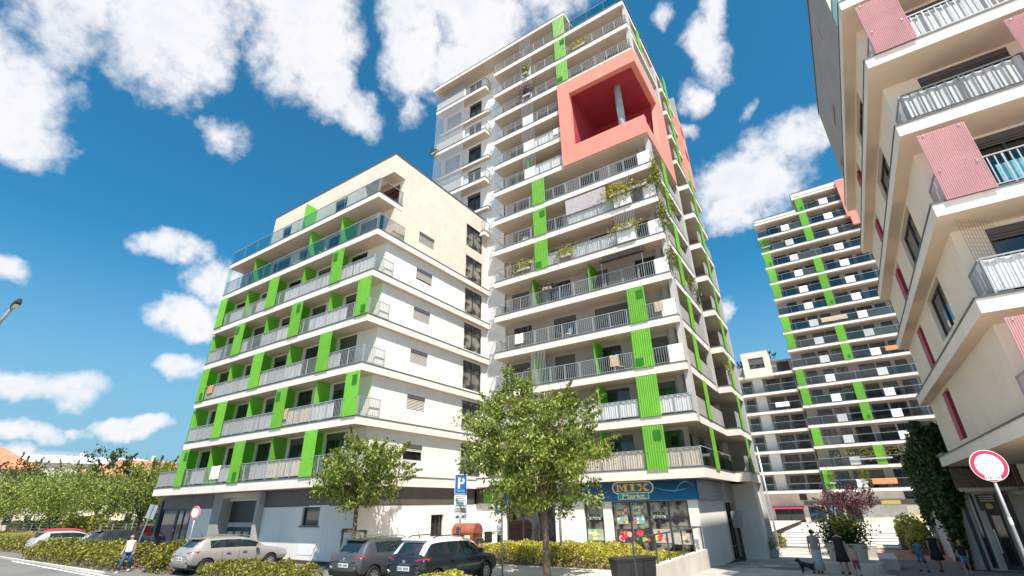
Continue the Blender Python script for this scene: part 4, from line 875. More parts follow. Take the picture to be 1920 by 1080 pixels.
# net against birds beside one balcony
mb = MB()
for i in range(12): x = 4.26 + i * .075; mb.tube([(x, RYS + .5 + i * .05, RF[1] + .3), (x, RYS + .5 + i * .05, RB[2])], .004, 4)
for i in range(16): z = RF[1] + .4 + i * .13; mb.tube([(4.26, RYS + .5, z), (4.26 + 11 * .075, RYS + .5 + 11 * .05, z)], .003, 4)
mb.build('bird_net', 'rail_dark', rb)
# two top storeys: grey block over the street side, glazed terrace at the corner
zt = RF[5]
wall_open('top_wall', rb, 'w', 3.9, 17.6, 29.0, zt, 24.7, [(20.6, 20.75, 22.4, 23.4), (23.9, 25.6, 20.9, 21.25), (27.2, 28.1, 19.9, 20.25)], 'grey_render', .2)
for o in ((20.6, 20.75, 22.4, 23.4), (23.9, 25.6, 20.9, 21.25), (27.2, 28.1, 19.9, 20.25)): window(rb, 'w', 3.9, *o, .15, 1)
wall_open('top_wall', rb, 's', 17.6, 3.9, 14, zt, 24.7, [(5.5, 8, zt + .05, zt + 2.3)], 'street_cream', .2); window(rb, 's', 17.6, 5.5, 8, zt + .05, zt + 2.3, .15, 3)
MB().box(3.9, 14, 29.0, 29.1, zt, 24.7).box(4.4, 14, 31.1, 31.2, 4.5, zt).build('rear_wall', 'grey_render', rb)
MB().box(3.86, 14, 17.56, 29.1, 24.7, 24.78).build('roof_edge', 'coping', rb); glass_rail(rb, 's', RYS, RXS + .1, 12, zt, 1.05, .05, 'teal_glass'); glass_rail(rb, 'w', RXS, RYS + .05, 17.5, zt, 1.05, .05, 'teal_glass')
MB().box(3.75, 14, RYS, RYE, RB[0] - .02, RB[0] - .006).build('underside', 'red_shutter', rb) if 0 else None
MB().box(13.9, 14.0, RYS + 1, 45, -.3, 24.7).build('end_wall', 'street_cream', rb)
# ground storey set back under the overhang, faces the walkway
GY = 34.0; gz = -.4
wall_open('ground_wall', rb, 's', GY, 3.95, 13.9, gz, 3.45, [(4.62, 4.85, gz + .45, 3.30), (5.12, 5.72, gz + .4, 2.55)], 'concrete_pale', .3)
wall_open('ground_wall', rb, 'w', 3.95, GY, 48, gz, 6.5, [], 'concrete_pale'); MB().box(3.96, 13.9, GY + .02, 48, 3.46, 6.5).build('upper_mass', 'concrete_pale', rb)
MB().box(3.93, 13.9, GY - .02, GY, gz, -.02).build('plinth', 'plinth', rb)
window(rb, 's', GY, 4.62, 4.85, gz + .45, 3.30, .25, 1)
dr = MB().box(5.12, 5.72, GY + .18, GY + .24, gz + .4, 2.55).build('door', 'frame_dark', rb); MB().box(5.30, 5.62, GY + .165, GY + .178, .2, 2.3).build('door_glass', 'pane', dr); MB().box(5.16, 5.20, GY + .12, GY + .18, .7, 1.7).build('handle', 'handrail', dr)
MB().box(5.9, 6.15, GY - .06, GY + .1, gz, 3.4).box(4.35, 4.5, GY - .06, GY + .1, gz, 3.4).build('pilaster', 'frame_dark', rb)
MB().box(3.97, 13.9, 31.35, GY - .03, 5.0, 5.1).build('passage_ceiling', 'dark_band', rb)
ds = thing('door_sign', 'dark square sign with a yellow disc over the side door', 'sign', (4.95, GY - .10, 2.52))
MB().box(0, .75, 0, .06, 0, .72).build('board', 'frame_dark', ds, (0, 0, 0)); MB().prism(ellipse(.37, .2, .13, .13, 18), -.01, 0, 'y', 'sign_orange').build('disc', None, ds, (0, 0, 0)); mb = MB(); [mb.box(.1, .64, -.006, 0, .42 + .1 * i, .46 + .1 * i, 'poster_cream') for i in range(3)]; mb.build('print', None, ds, (0, 0, 0))
an = thing('canopy', 'weathered brown canopy with a wavy pale fringe under the overhang', 'awning', (4.3, 33.2, 3.45))
mb = MB(); mb.prism([(-.3, .0), (.75, .0), (.75, 1.0), (.45, 1.05)], 0, 2.6, 'x', 'bark'); mb.build('cover', None, an, (0, 0, 0)); mb = MB(); [mb.prism(ellipse(.07 + i * .125, .0, .075, .1, 8), -.36, -.31, 'y', 'screen_beige') for i in range(20)]; mb.build('fringe', None, an, (0, 0, 0))
tr = thing('terrace_railing', 'dark terrace railing with pale posters under the overhang', 'railing', (6.2, 31.6, 3.35)); put('railing', rail_mesh(3.4, 1.3, .11, .012, True), tr, (0, 0, 0)); MB().box(-.2, 3.6, -.2, 2.3, -.15, 0).build('deck', 'concrete', tr, (0, 0, 0))
for i in range(2): MB().box(.2 + i * .9, .75 + i * .9, -.06, -.05, .35, 1.1).build('notice', 'poster_cream', tr, (0, 0, 0))
# ivy over the flank wall
rng = np.random.default_rng(5); n = 15000
y = 33.8 + 13.5 * rng.random(n) ** 1.2; top = np.interp(y, [33.8, 40, 47.5], [6.9, 6.3, 5.6]); bot = np.interp(y, [33.8, 35, 36.5, 38, 41, 47.5], [-.3, -.1, 1.2, 2.2, 3.2, 1.0]) + .5 * np.sin(y * 3) + .4 * np.sin(y * 7.3)
z = bot + (top - bot) * rng.random(n) ** .85; x = 3.93 - np.abs(rng.normal(size=n)) * .16 - .25 * np.exp(-((z - top) / .7) ** 2) * rng.random(n)
n2 = 7000; x2 = 3.85 + 1.35 * rng.random(n2); t2 = 6.75 - .35 * (x2 - 3.9) + .15 * np.sin(x2 * 9); b2 = np.interp(x2, [3.85, 4.05, 4.35, 4.8, 5.2], [-.3, 1.5, 3.0, 4.1, 4.9]) + .35 * np.sin(x2 * 11); z2 = b2 + (t2 - b2) * rng.random(n2) ** .85; y2 = GY - .03 - np.abs(rng.normal(size=n2)) * .14
x = np.concatenate([x, x2]); y = np.concatenate([y, y2]); z = np.concatenate([z, z2])
iv = thing('ivy', 'dark green ivy hanging over the wall of the street building', 'climbing plant', (3.9, 40, 0)); put('foliage', leaf_mesh('foliage', np.stack([x - 3.9, y - 40, z], 1), .20, 'leaf_ivy', .9, .7, rng), iv)
mb = MB()
for i in range(7): yy = -6 + i * .9; mb.tube([(.02, yy, -.3), (.0, yy + .2, 2.2), (.01, yy - .1, 5.3)], .025, 5)
mb.build('stem', 'bark', iv, (0, 0, 0))
# ------------------------------------------------------------------ vehicles
def paint(name, col, metal=.35, rough=.32):
    m = mat(name, col, rough, .03, 1, metal=metal, coat=.7); return m
paint('paint_silver', (.43, .395, .37)); paint('paint_grey', (.085, .09, .10)); paint('paint_navy', (.018, .026, .034)); paint('paint_white', (.80, .79, .78), .0); paint('paint_red', (.50, .035, .045), .1); paint('paint_palesilver', (.55, .56, .57)); paint('paint_dark', (.03, .04, .05))
mat('car_glass', (.012, .022, .026), .03, .2, 1, spec=.9); mat('tail_red', (.55, .015, .03), .15, .15, 9, spec=.8); mat('chrome', (.7, .7, .72), .2, .05, metal=.9); mat('alloy', (.55, .55, .56), .35, .06, metal=.7); mat('plate_white', (.78, .79, .80), .4, .03); mat('headlamp', (.6, .62, .64), .1, .05, spec=.9)
def wheel_meshes(r):
    def mk():
        t = MB(); prof = [(r * .62, -.09), (r * .92, -.105), (r, -.07), (r, .07), (r * .92, .105), (r * .62, .09)]; N = 28
        rings = [[(d, p * math.cos(2 * PI * i / N), p * math.sin(2 * PI * i / N)) for p, d in prof] for i in range(N)]
        for i in range(N):
            a, b = rings[i], rings[(i + 1) % N]
            for j in range(5): t.quad([a[j], a[j + 1], b[j + 1], b[j]])
        q = MB(); rr = r * .64
        for s_ in (-1, 1):
            for i in range(N):
                a0, a1 = 2 * PI * i / N, 2 * PI * (i + 1) / N
                q.quad([(s_ * .085, rr * math.cos(a0), rr * math.sin(a0)), (s_ * .085, rr * math.cos(a1), rr * math.sin(a1)), (s_ * .08, rr * .86 * math.cos(a1), rr * .86 * math.sin(a1)), (s_ * .08, rr * .86 * math.cos(a0), rr * .86 * math.sin(a0))], 'alloy')
            for i in range(10):
                a = 2 * PI * i / 10; u = Vector((0, math.cos(a), math.sin(a))); v = Vector((0, -math.sin(a), math.cos(a))); w0, w1 = .028, .018
                pts = [u * .03 - v * w0, u * rr * .92 - v * w1, u * rr * .92 + v * w1, u * .03 + v * w0]; q.quad([(s_ * .082, p.y, p.z) for p in pts], 'alloy')
            q.prism([(rr * .2 * math.cos(2 * PI * i / 12), rr * .2 * math.sin(2 * PI * i / 12)) for i in range(12)], s_ * .07, s_ * .088, 'x', 'alloy')
        q.prism([(rr * .97 * math.cos(2 * PI * i / 20), rr * .97 * math.sin(2 * PI * i / 20)) for i in range(20)], -.05, .05, 'x', 'rubber')
        return t.mesh('wheel', 'rubber', True), q.mesh('rim')
    return cached(('wheel', r), mk)
def car(label, loc, rz, L, H, pm, roofm=None, kind='suv', group='cars parked in the bays', rails=None, seed=0, sub=2):
    roofm = roofm or pm; t = thing('parked_car', label, 'car', loc, rz, group); k = H / 1.6; l = L / 4.3
    if kind == 'suv':
        ST = [(0, .48, .82, .66, .76, .72, .86, .62), (.05, .36, .97, .79, .86, .82, 1.03, .68), (.13, .30, 1.01, .83, .89, .85, 1.09, .71), (.50, .27, 1.03, .85, .90, .86, 1.53, .63), (.62, .26, 1.03, .86, .91, .86, 1.565, .63), (.80, .26, 1.03, .86, .91, .86, 1.585, .635), (1.16, .25, 1.02, .86, .91, .86, 1.60, .64), (1.24, .25, 1.02, .86, .91, .86, 1.60, .64), (2.02, .25, 1.0, .86, .91, .86, 1.59, .64), (2.10, .25, 1.0, .86, .91, .86, 1.585, .64), (2.80, .25, .99, .86, .91, .86, 1.52, .625), (3.10, .25, .98, .86, .91, .86, 1.33, .65), (3.40, .26, .97, .86, .90, .85, 1.08, .70), (3.55, .27, .96, .86, .90, .85, 1.02, .70), (4.0, .28, .90, .84, .90, .84, .96, .68), (4.2, .32, .83, .80, .86, .80, .88, .62), (4.3, .44, .72, .68, .74, .70, .77, .54)]
    else:
        ST = [(0, .50, .80, .66, .76, .72, .86, .60), (.05, .36, .98, .78, .86, .81, 1.04, .66), (.14, .31, 1.04, .82, .89, .84, 1.13, .69), (.52, .27, 1.05, .85, .90, .85, 1.53, .60), (.62, .26, 1.05, .85, .90, .85, 1.56, .60), (.70, .26, 1.05, .85, .91, .85, 1.575, .605), (1.22, .25, 1.04, .86, .91, .86, 1.60, .61), (1.29, .25, 1.04, .86, .91, .86, 1.60, .61), (1.92, .25, 1.02, .86, .91, .86, 1.59, .61), (1.99, .25, 1.02, .86, .91, .86, 1.585, .61), (2.55, .25, 1.01, .86, .91, .86, 1.50, .60), (2.85, .25, 1.0, .86, .91, .86, 1.33, .63), (3.15, .26, .99, .86, .90, .85, 1.10, .70), (3.32, .27, .97, .86, .90, .85, 1.03, .70), (3.9, .28, .91, .84, .90, .84, .95, .68), (4.18, .32, .84, .80, .86, .80, .88, .62), (4.3, .44, .72, .68, .74, .70, .77, .54)]
    V, F, Mi = [], [], []; names = [pm, 'car_glass', roofm, 'black_plastic']; idx = {'p': 0, 'g': 1, 'r': 2, 'b': 3}
    for (y, zb, zl, wb, wm, wl, zr, wr) in ST:
        y = y * l - L / 2; zb, zl, zr = zb * k if zb < .4 else zb * k, zl * k, zr * k
        half = [(wb * .80, zb), (wb, zb + .10), (wm, zb + (zl - zb) * .55), (wl + .015, zl - .07), (wl - .015, zl), (wr + .02, max(zr - .07, zl + .012)), (wr - .10, zr - .012), (0, zr)]
        ring = [(x, y, z) for x, z in half] + [(-x, y, z) for x, z in half[-2::-1]]; V += ring
    NR = 15
    for i in range(len(ST) - 1):
        for j in range(NR - 1):
            jj = j if j < 7 else 13 - j; mt = 'p'
            if jj == 0: mt = 'b'
            if jj == 1 and kind == 'suv': mt = 'b' if False else 'p'
            if jj == 4 and i in (5, 7, 9, 10): mt = 'g'
            if jj == 4 and i in (6, 8): mt = 'b'
            if jj == 6 and i == 2: mt = 'g'
            if jj in (5, 6) and 3 <= i <= 9: mt = 'r'
            if jj == 5 and i in (2, 10, 11): mt = 'r'
            if jj == 6 and i in (10, 11): mt = 'g'
            if jj == 4 and i == 4 and roofm != pm: mt = 'p'
            F.append((i * NR + j, (i + 1) * NR + j, (i + 1) * NR + j + 1, i * NR + j + 1)); Mi.append(idx[mt])
    F.append(tuple(range(NR))[::-1]); Mi.append(0); e = (len(ST) - 1) * NR; F.append(tuple(e + a for a in range(NR))); Mi.append(0)
    me = bpy.data.meshes.new('tmp'); me.from_pydata(V, [], F); me.polygons.foreach_set('material_index', Mi)
    o = bpy.data.objects.new('tmp', me); COL.objects.link(o); md = o.modifiers.new('s', 'SUBSURF'); md.levels = sub; md.render_levels = sub
    dg = bpy.context.evaluated_depsgraph_get(); ev = bpy.data.meshes.new_from_object(o.evaluated_get(dg)); bpy.data.objects.remove(o)
    co = np.array([v.co for v in ev.vertices]); R = .335 * min(1.05, max(k, .95)); wy = [(.70 * l - L / 2), (3.42 * l - L / 2)]; Ra = R * 1.17
    inside = np.zeros(len(co), bool)
    for y in wy:
        d = np.hypot(co[:, 1] - y, co[:, 2] - R); sel = (d < Ra) & (np.abs(co[:, 0]) > .45) & (co[:, 2] < .95 * k); inside |= sel
        dd = np.maximum(d[sel], 1e-4)[:, None]; dv = (co[sel][:, 1:] - np.array([y, R])) / dd; dv[:, 1] = np.abs(dv[:, 1]) * np.where(co[sel][:, 2] < R * .5, 1, 1); co[sel, 1:] = np.array([y, R]) + dv * Ra
    groups = {0: [], 1: [], 2: [], 3: []}
    for p in ev.polygons:
        vs = list(p.vertices)
        if all(inside[v] for v in vs): continue
        groups[p.material_index].append(vs)
    def split(fs, nm, m):
        if not fs: return None
        ids = sorted({v for f in fs for v in f}); mp = {v: i for i, v in enumerate(ids)}; m2 = bpy.data.meshes.new(nm); m2.from_pydata([tuple(co[v]) for v in ids], [], [[mp[v] for v in f] for f in fs]); m2.materials.append(M[m]); m2.polygons.foreach_set('use_smooth', [True] * len(fs)); m2.update(); return put(nm, m2, t)
    split(groups[0], 'body', pm); split(groups[2], 'roof', roofm) if groups[2] else None; split(groups[3], 'trim', 'black_plastic')['kind'] = 'stuff'
    side = {}
    for f in groups[1]:
        c = co[f].mean(0); key = 'rear_window' if c[1] < -L / 2 + .55 * l and abs(c[0]) < .66 and c[2] > 0 and c[1] < -L / 2 + .52 * l else ('windscreen' if c[1] > -L / 2 + 2.5 * l and abs(c[0]) < .60 else 'side_window')
        if key == 'side_window': key = ('side_window', c[0] > 0, 0 if c[1] < -L / 2 + 1.25 * l else 1 if c[1] < -L / 2 + 2.05 * l else 2)
        side.setdefault(key, []).append(f)
    for key, fs in side.items(): split(fs, key if isinstance(key, str) else key[0], 'car_glass')
    mbg = MB(); ok = ~inside
    for s_ in (-1, 1):
        for yy in ((1.22, 2.06, 3.02) if kind == 'suv' else (1.26, 1.96, 2.74)):
            y = yy * l - L / 2; pts = []
            for zz in np.linspace(.36 * k, .97 * k, 7):
                w_ = np.where(ok & (co[:, 0] * s_ > .3), (co[:, 1] - y) ** 2 + (co[:, 2] - zz) ** 2, 9e9); i_ = int(np.argmin(w_)); pts.append((co[i_, 0] + s_ * .002, y, zz))
            mbg.tube(pts, .007, 4)
    mbg.build('door_gap', 'rubber', t, (0, 0, 0))['kind'] = 'stuff'
    wt, wr_ = wheel_meshes(round(R, 3))
    for y in wy:
        for s_ in (-1, 1):
            w_ = put('wheel', wt, t, (s_ * .80, y, R)); put('rim', wr_, w_)
    mb = MB(); [mb.box(-.74, .74, -L / 2 + .3, L / 2 - .3, .22, .5), [mb.box(-.62, .62, y - .42, y + .42, .25, .8 * k) for y in wy]]; mb.build('underbody', 'black_plastic', t, (0, 0, 0))
    zl = 1.0 * k
    for s_ in (-1, 1):                                            # tail lamps, mirrors, handles
        tl = MB(); y0 = -L / 2
        P = [(.36, y0 + .055), (.62, y0 + .06), (.80, y0 + .12), (.865, y0 + .30)] if kind == 'suv' else [(.40, y0 + .055), (.66, y0 + .06), (.80, y0 + .12), (.865, y0 + .34)]
        hz = [(zl - .15, zl - .06), (zl - .20, zl + .0), (zl - .22, zl + .02), (zl - .12, zl + .02)]
        tl.loft([[(s_ * x, y - .022, a), (s_ * x, y - .022, b_), (s_ * x * .97, y + .09, b_), (s_ * x * .97, y + .09, a)] for (x, y), (a, b_) in zip(P, hz)]); tl.build('tail_lamp', 'tail_red', t, (0, 0, 0))
        hl = MB(); y1 = L / 2; hl.loft([[(s_ * x, y + .012, a), (s_ * x, y + .012, b_), (s_ * x * .96, y - .1, b_), (s_ * x * .96, y - .1, a)] for x, y, a, b_ in ((.50, y1 - .10, .62 * k, .70 * k), (.72, y1 - .16, .64 * k, .76 * k), (.83, y1 - .36, .72 * k, .80 * k))]); hl.build('headlamp', 'headlamp', t, (0, 0, 0))
        m_ = MB(); ym = (2.95 if kind == 'suv' else 2.72) * l - L / 2; m_.loft([[(s_ * (.92 + .02), ym - .09, zl + .02), (s_ * (.92 + .02), ym + .09, zl + .04), (s_ * (.93), ym + .07, zl + .16), (s_ * (.93), ym - .08, zl + .16)], [(s_ * 1.06, ym - .08, zl + .03), (s_ * 1.06, ym + .05, zl + .05), (s_ * 1.04, ym + .04, zl + .15), (s_ * 1.04, ym - .07, zl + .15)]]); m_.box(s_ * .86, s_ * .95, ym - .02, ym + .03, zl + .03, zl + .08); m_.build('mirror', pm, t, (0, 0, 0))
        for yy in (1.36, 2.2) if kind == 'suv' else (1.42, 2.1): MB().box(s_ * .885, s_ * .93, yy * l - L / 2 - .0, yy * l - L / 2 + .20, zl - .12, zl - .085).build('door_handle', 'chrome' if kind != 'suv' else pm, t, (0, 0, 0))
        if rails:
            rr = MB(); rr.tube([(s_ * .57, .75 * l - L / 2, H - .02), (s_ * .58, .95 * l - L / 2, H + .035), (s_ * .58, 2.2 * l - L / 2, H + .03), (s_ * .57, 2.5 * l - L / 2, H - .05)], .018, 6); rr.build('roof_rail', rails, t, (0, 0, 0))
    pb = MB().box(-.27, .27, -L / 2 - .012, -L / 2 + .03, zl - .34, zl - .21).build('number_plate', 'plate_white', t, (0, 0, 0))
    MB().box(-.26, -.225, -L / 2 - .014, -L / 2 - .011, zl - .335, zl - .215).build('plate_band', 'sign_blue2', pb, (0, 0, 0)); mb = MB(); [mb.box(-.20 + .055 * i, -.165 + .055 * i, -L / 2 - .014, -L / 2 - .011, zl - .315, zl - .235) for i in range(8) if i != 3]; mb.build('plate_print', 'frame_dark', pb, (0, 0, 0))
    mb = MB(); mb.loft([[(-.74, -L / 2 + .03, .33), (.74, -L / 2 + .03, .33), (.74, -L / 2 - .01, .42), (-.74, -L / 2 - .01, .42)], [(-.77, -L / 2 + .04, .44), (.77, -L / 2 + .04, .44), (.77, -L / 2 - .03, .50), (-.77, -L / 2 - .03, .50)]]); mb.build('rear_bumper', 'black_plastic' if kind == 'suv' else pm, t, (0, 0, 0))
    mb = MB(); mb.tube([(0, -L / 2 + .7 * l, H - .02), (0, -L / 2 + .62 * l, H + .2)], [.02, .005], 6); mb.build('aerial', 'black_plastic', t, (0, 0, 0))
    mb = MB(); mb.box(-.56, .56, -L / 2 + .40 * l, -L / 2 + .60 * l, H - .05 - .03 * k, H - .03); mb.build('spoiler', roofm if kind == 'suv' else pm, t, (0, 0, 0))
    mb = MB(); mb.tube([(.0, -L / 2 + .13 * l, zl + .09), (.30, -L / 2 + .17 * l, zl + .15)], .012, 5); mb.build('rear_wiper', 'black_plastic', t, (0, 0, 0))
    mb = MB(); mb.prism([(.055 * math.cos(a * PI / 6), zl - .08 + .055 * math.sin(a * PI / 6)) for a in range(12)], -L / 2 + .005, -L / 2 + .05, 'y'); mb.build('badge', 'chrome', t, (0, 0, 0))
    return t
wag = car('silver beige estate car parked in front of the garage gate', (-25.45, 11.9 + 2.37, .606), 0, 4.74, 1.48, 'paint_silver', None, 'estate', rails='chrome')
car('dark grey compact car parked left of the white roofed one', (-15.95, 13.05 + 2.12, .612), 0, 4.24, 1.52, 'paint_grey', None, 'suv', rails='chrome')
car('navy small suv with a white roof', (-12.85, 12.95 + 2.12, .612), 0, 4.24, 1.58, 'paint_navy', 'paint_white', 'suv', rails='black_plastic')
car('pale silver saloon parked behind the far left hedge', (-50.2, 15.4, .61), math.radians(0), 4.6, 1.45, 'paint_palesilver', None, 'estate')
car('red hatchback leftmost in the row of parked cars', (-54.6, 16.4, .61), math.radians(0), 4.2, 1.55, 'paint_red', None, 'suv')
car('red car mostly hidden behind the silver saloon', (-49.0, 21.2, .66), math.radians(0), 4.2, 1.6, 'paint_red', None, 'suv')
car('dark estate parked behind the silver saloon', (-45.4, 17.2, .62), math.radians(0), 4.6, 1.47, 'paint_dark', None, 'estate')
car('dark blue car far away under the trees on the back road', (-98, 20.6, .8), math.radians(90), 4.4, 1.5, 'paint_dark', None, 'estate', group='cars far behind the trees', sub=1)
# ------------------------------------------------------------------ vegetation
gc = zg(-9.8, 17.0)
tree('street_tree', 'leafy street tree in front of the supermarket entrance', 'tree', (-9.8, 17.0, gc), 7.35, 2.7, 1.95, 31000, .15, seed=11, clumps=250, shoots=36, bias=(-.55, -.2), trunk_r=.125, group='street trees with yellow green leaves', limbs=11, spread=.145)
tree('street_tree', 'small street tree in front of the white side wall behind the parked cars', 'tree', (-19.9, 16.7, zg(-20, 17)), 5.55, 2.3, 2.35, 15000, .155, seed=23, clumps=110, shoots=34, trunk_r=.10, group='street trees with yellow green leaves', limbs=9, spread=.17, bias=(.5, 0))
tp = thing('tree_support', 'dark timber prop frame around the small tree trunk', 'tree stake', (-19.9, 16.7, zg(-20, 17))); MB().box(-.5, .5, -.35, -.28, 1.5, 1.58).box(-.5, .5, .28, .35, 1.5, 1.58).box(-.42, -.34, -.36, .36, 1.58, 1.66).build('crossbar', 'bark', tp, (0, 0, 0)); [MB().box(x, x + .08, y, y + .08, 0, 1.5).build('stake', 'bark', tp, (0, 0, 0)) for x in (-.46, .4) for y in (-.34, .27)]
for i, (x, y, H, R, z0, lab) in enumerate(((-47.5, 18.6, 6.1, 3.1, 1.7, 'round street tree nearest to the glazed corner of the white block'), (-62.5, 17.2, 6.6, 4.0, 1.7, 'round street tree beyond the parked red cars'), (-74, 14.8, 6.6, 4.0, 1.6, 'round street tree at the far left behind the hedge'), (-82, 22.5, 7.4, 4.4, 1.6, 'large tree behind the gap between the street trees'))):
    tree('street_tree', lab, 'tree', (x, y, zg(x, y)), H, R, z0, 12000, .20, seed=40 + i, clumps=140, shoots=30, trunk_r=.13, group='street trees with yellow green leaves', spread=.2, bias=((1.1 if i == 0 else 0), 0))
for i, (x, y, H, R, lab) in enumerate(((-108, 23, 10.5, 6, 'dark tree behind the far hedge near the cream house'), (-90, 29.6, 11.6, 3.6, 'dark narrow tree rising above the row of street trees'), (-118, 20, 10, 6.5, 'dark tree at the far left before the red roofs'), (-110, 31, 10.0, 5, 'dark bushy tree between the far houses'), (-84, 33, 8.6, 4.5, 'dark tree beyond the lawn beside the white block'))):
    tree('background_tree', lab, 'tree', (x, y, .7), H, R, 1.2, 4200, .42, 'leaf_dark', seed=60 + i, clumps=70, shoots=16, trunk_r=.25, group='trees beyond the lawn', spread=.22)
for i, (x, y, z, H, R, lab) in enumerate(((-7.5, 96, FT[6] + 2.0, 5.2, 2.2, 'tree growing on the roof of the distant wing, near the tower'), (-11, 94, FT[6] + 1.9, 3.4, 2.2, 'low bush on the roof of the distant wing at its edge'))):
    tree('roof_tree', lab, 'tree', (x, y, z), H, R, .8, 900, .35, 'leaf_dark', seed=80 + i, clumps=30, shoots=8, trunk_r=.1)
tree('purple_tree', 'dark purple leaved tree in the big concrete planter', 'tree', (-.6, 41.5, .5), 3.5, 1.8, 1.55, 4200, .14, 'leaf_purple', seed=91, clumps=90, shoots=30, trunk_r=.06, limbs=9, spread=.2, flat=.8)
def hedge(label, x0, x1, y0, y1, z0, h_, n, size, leaf, seed, group='clipped hedges along the parking bays', lump=.18):
    t = thing('hedge', label, 'hedge', ((x0 + x1) / 2, (y0 + y1) / 2, z0), 0, group); rng = np.random.default_rng(seed)
    P = shrub_pts(x0, x1, y0, y1, 0, h_, n, rng, lump); P[:, 0] -= (x0 + x1) / 2; P[:, 1] -= (y0 + y1) / 2
    put('foliage', leaf_mesh('foliage', P, size, leaf, -.2, .55, rng), t)
    mb = MB(); a, b = (x1 - x0) / 2, (y1 - y0) / 2; mb.loft([[(-a * .96, -b * .9, 0), (a * .96, -b * .9, 0), (a * .96, b * .9, 0), (-a * .96, b * .9, 0)], [(-a * .9, -b * .55, h_ * .5), (a * .9, -b * .55, h_ * .5), (a * .9, b * .55, h_ * .5), (-a * .9, b * .55, h_ * .5)]]); mb.build('twig_core', 'bark', t, (0, 0, 0)); return t
hedge('long yellow shrub bed on the terrace before the supermarket', -16.0, -8.6, 20.6, 24.2, .72, .78, 20000, .105, 'leaf_yellow', 1, lump=.12)
hedge('yellow shrub bed right of the tree, close to the handrail', -8.4, -6.9, 21.5, 24.5, .74, .45, 3500, .10, 'leaf_yellow', 2)
hedge('low hedge between the estate car and the grey cars', -23.3, -17.6, 11.6, 13.6, .6, .62, 9500, .10, 'leaf_hedge', 3, lump=.32)
hedge('long olive hedge on the left beside the road', -44.2, -30.5, 11.3, 13.4, .6, 1.05, 19000, .125, 'leaf_hedge', 4, lump=.3)
hedge('olive hedge right of the walking woman, beside the estate car', -28.8, -26.6, 11.8, 14.6, .6, 1.15, 9000, .115, 'leaf_hedge', 5, lump=.28)
hedge('hedge at the left edge in front of the red car', -64, -49.5, 13.2, 14.8, .6, .9, 7000, .17, 'leaf_hedge', 6)
hedge('small shrub clump at the foot of the blue disabled parking sign', -12.2, -10.6, 12.2, 14.2, .6, .62, 3600, .11, 'leaf_yellow', 7)
hedge('far clipped hedge behind the wire fence', -130, -66, 29, 31, .8, 1.5, 9000, .38, 'leaf_dark', 8, 'hedges beyond the lawn')
hedge('light green bush cluster beyond the lawn', -88, -79, 25, 28, .8, 2.0, 3500, .35, 'leaf_hedge', 9, 'hedges beyond the lawn')
hedge('yellow bush at the foot of the ivy', 2.2, 3.7, 44, 46.5, -.15, 1.7, 2000, .16, 'leaf_yellow', 10, 'shrubs on the plaza')
hedge('loose yellow flowering shrub beside the far steps', 1.9, 3.8, 47.5, 50, -.1, 2.4, 1500, .20, 'leaf_yellow', 12, 'shrubs on the plaza')
hedge('small hedge by the far shop corner', -6.8, -5.4, 46, 48, -.2, 1.0, 1600, .15, 'leaf_hedge', 13, 'shrubs on the plaza')
rng = np.random.default_rng(3); n = 9000; P = np.stack([rng.uniform(-120, -47, n), rng.uniform(19.6, 29, n), np.full(n, .82) + rng.random(n) * .1], 1); tag(put('grass', leaf_mesh('grass', P, .3, 'grass_blade', -1.5, .16, rng)), 'dry yellow grass on the lawn', None, None, 'stuff')
def balcony_plant(label, x, y, z, sx, sy, h_, n, leaf, seed, pot=True, hang=0.0):
    t = thing('balcony_plant', label, 'plant', (x, y, z), 0, 'plants on the tower balconies'); rng = np.random.default_rng(seed); c = rng.normal(size=(n, 3)) * np.array([sx, sy, h_]) * .42; c[:, 2] += h_ * .7
    if hang: m_ = rng.random(n) < .5; c[m_, 2] -= rng.random(m_.sum()) * hang
    put('foliage', leaf_mesh('foliage', c, .13, leaf, .2, .6, rng), t); MB().box(-sx * .4, sx * .4, -.11, .11, .0, .2).build('planter_box', 'concrete', t, (0, 0, 0)); return t
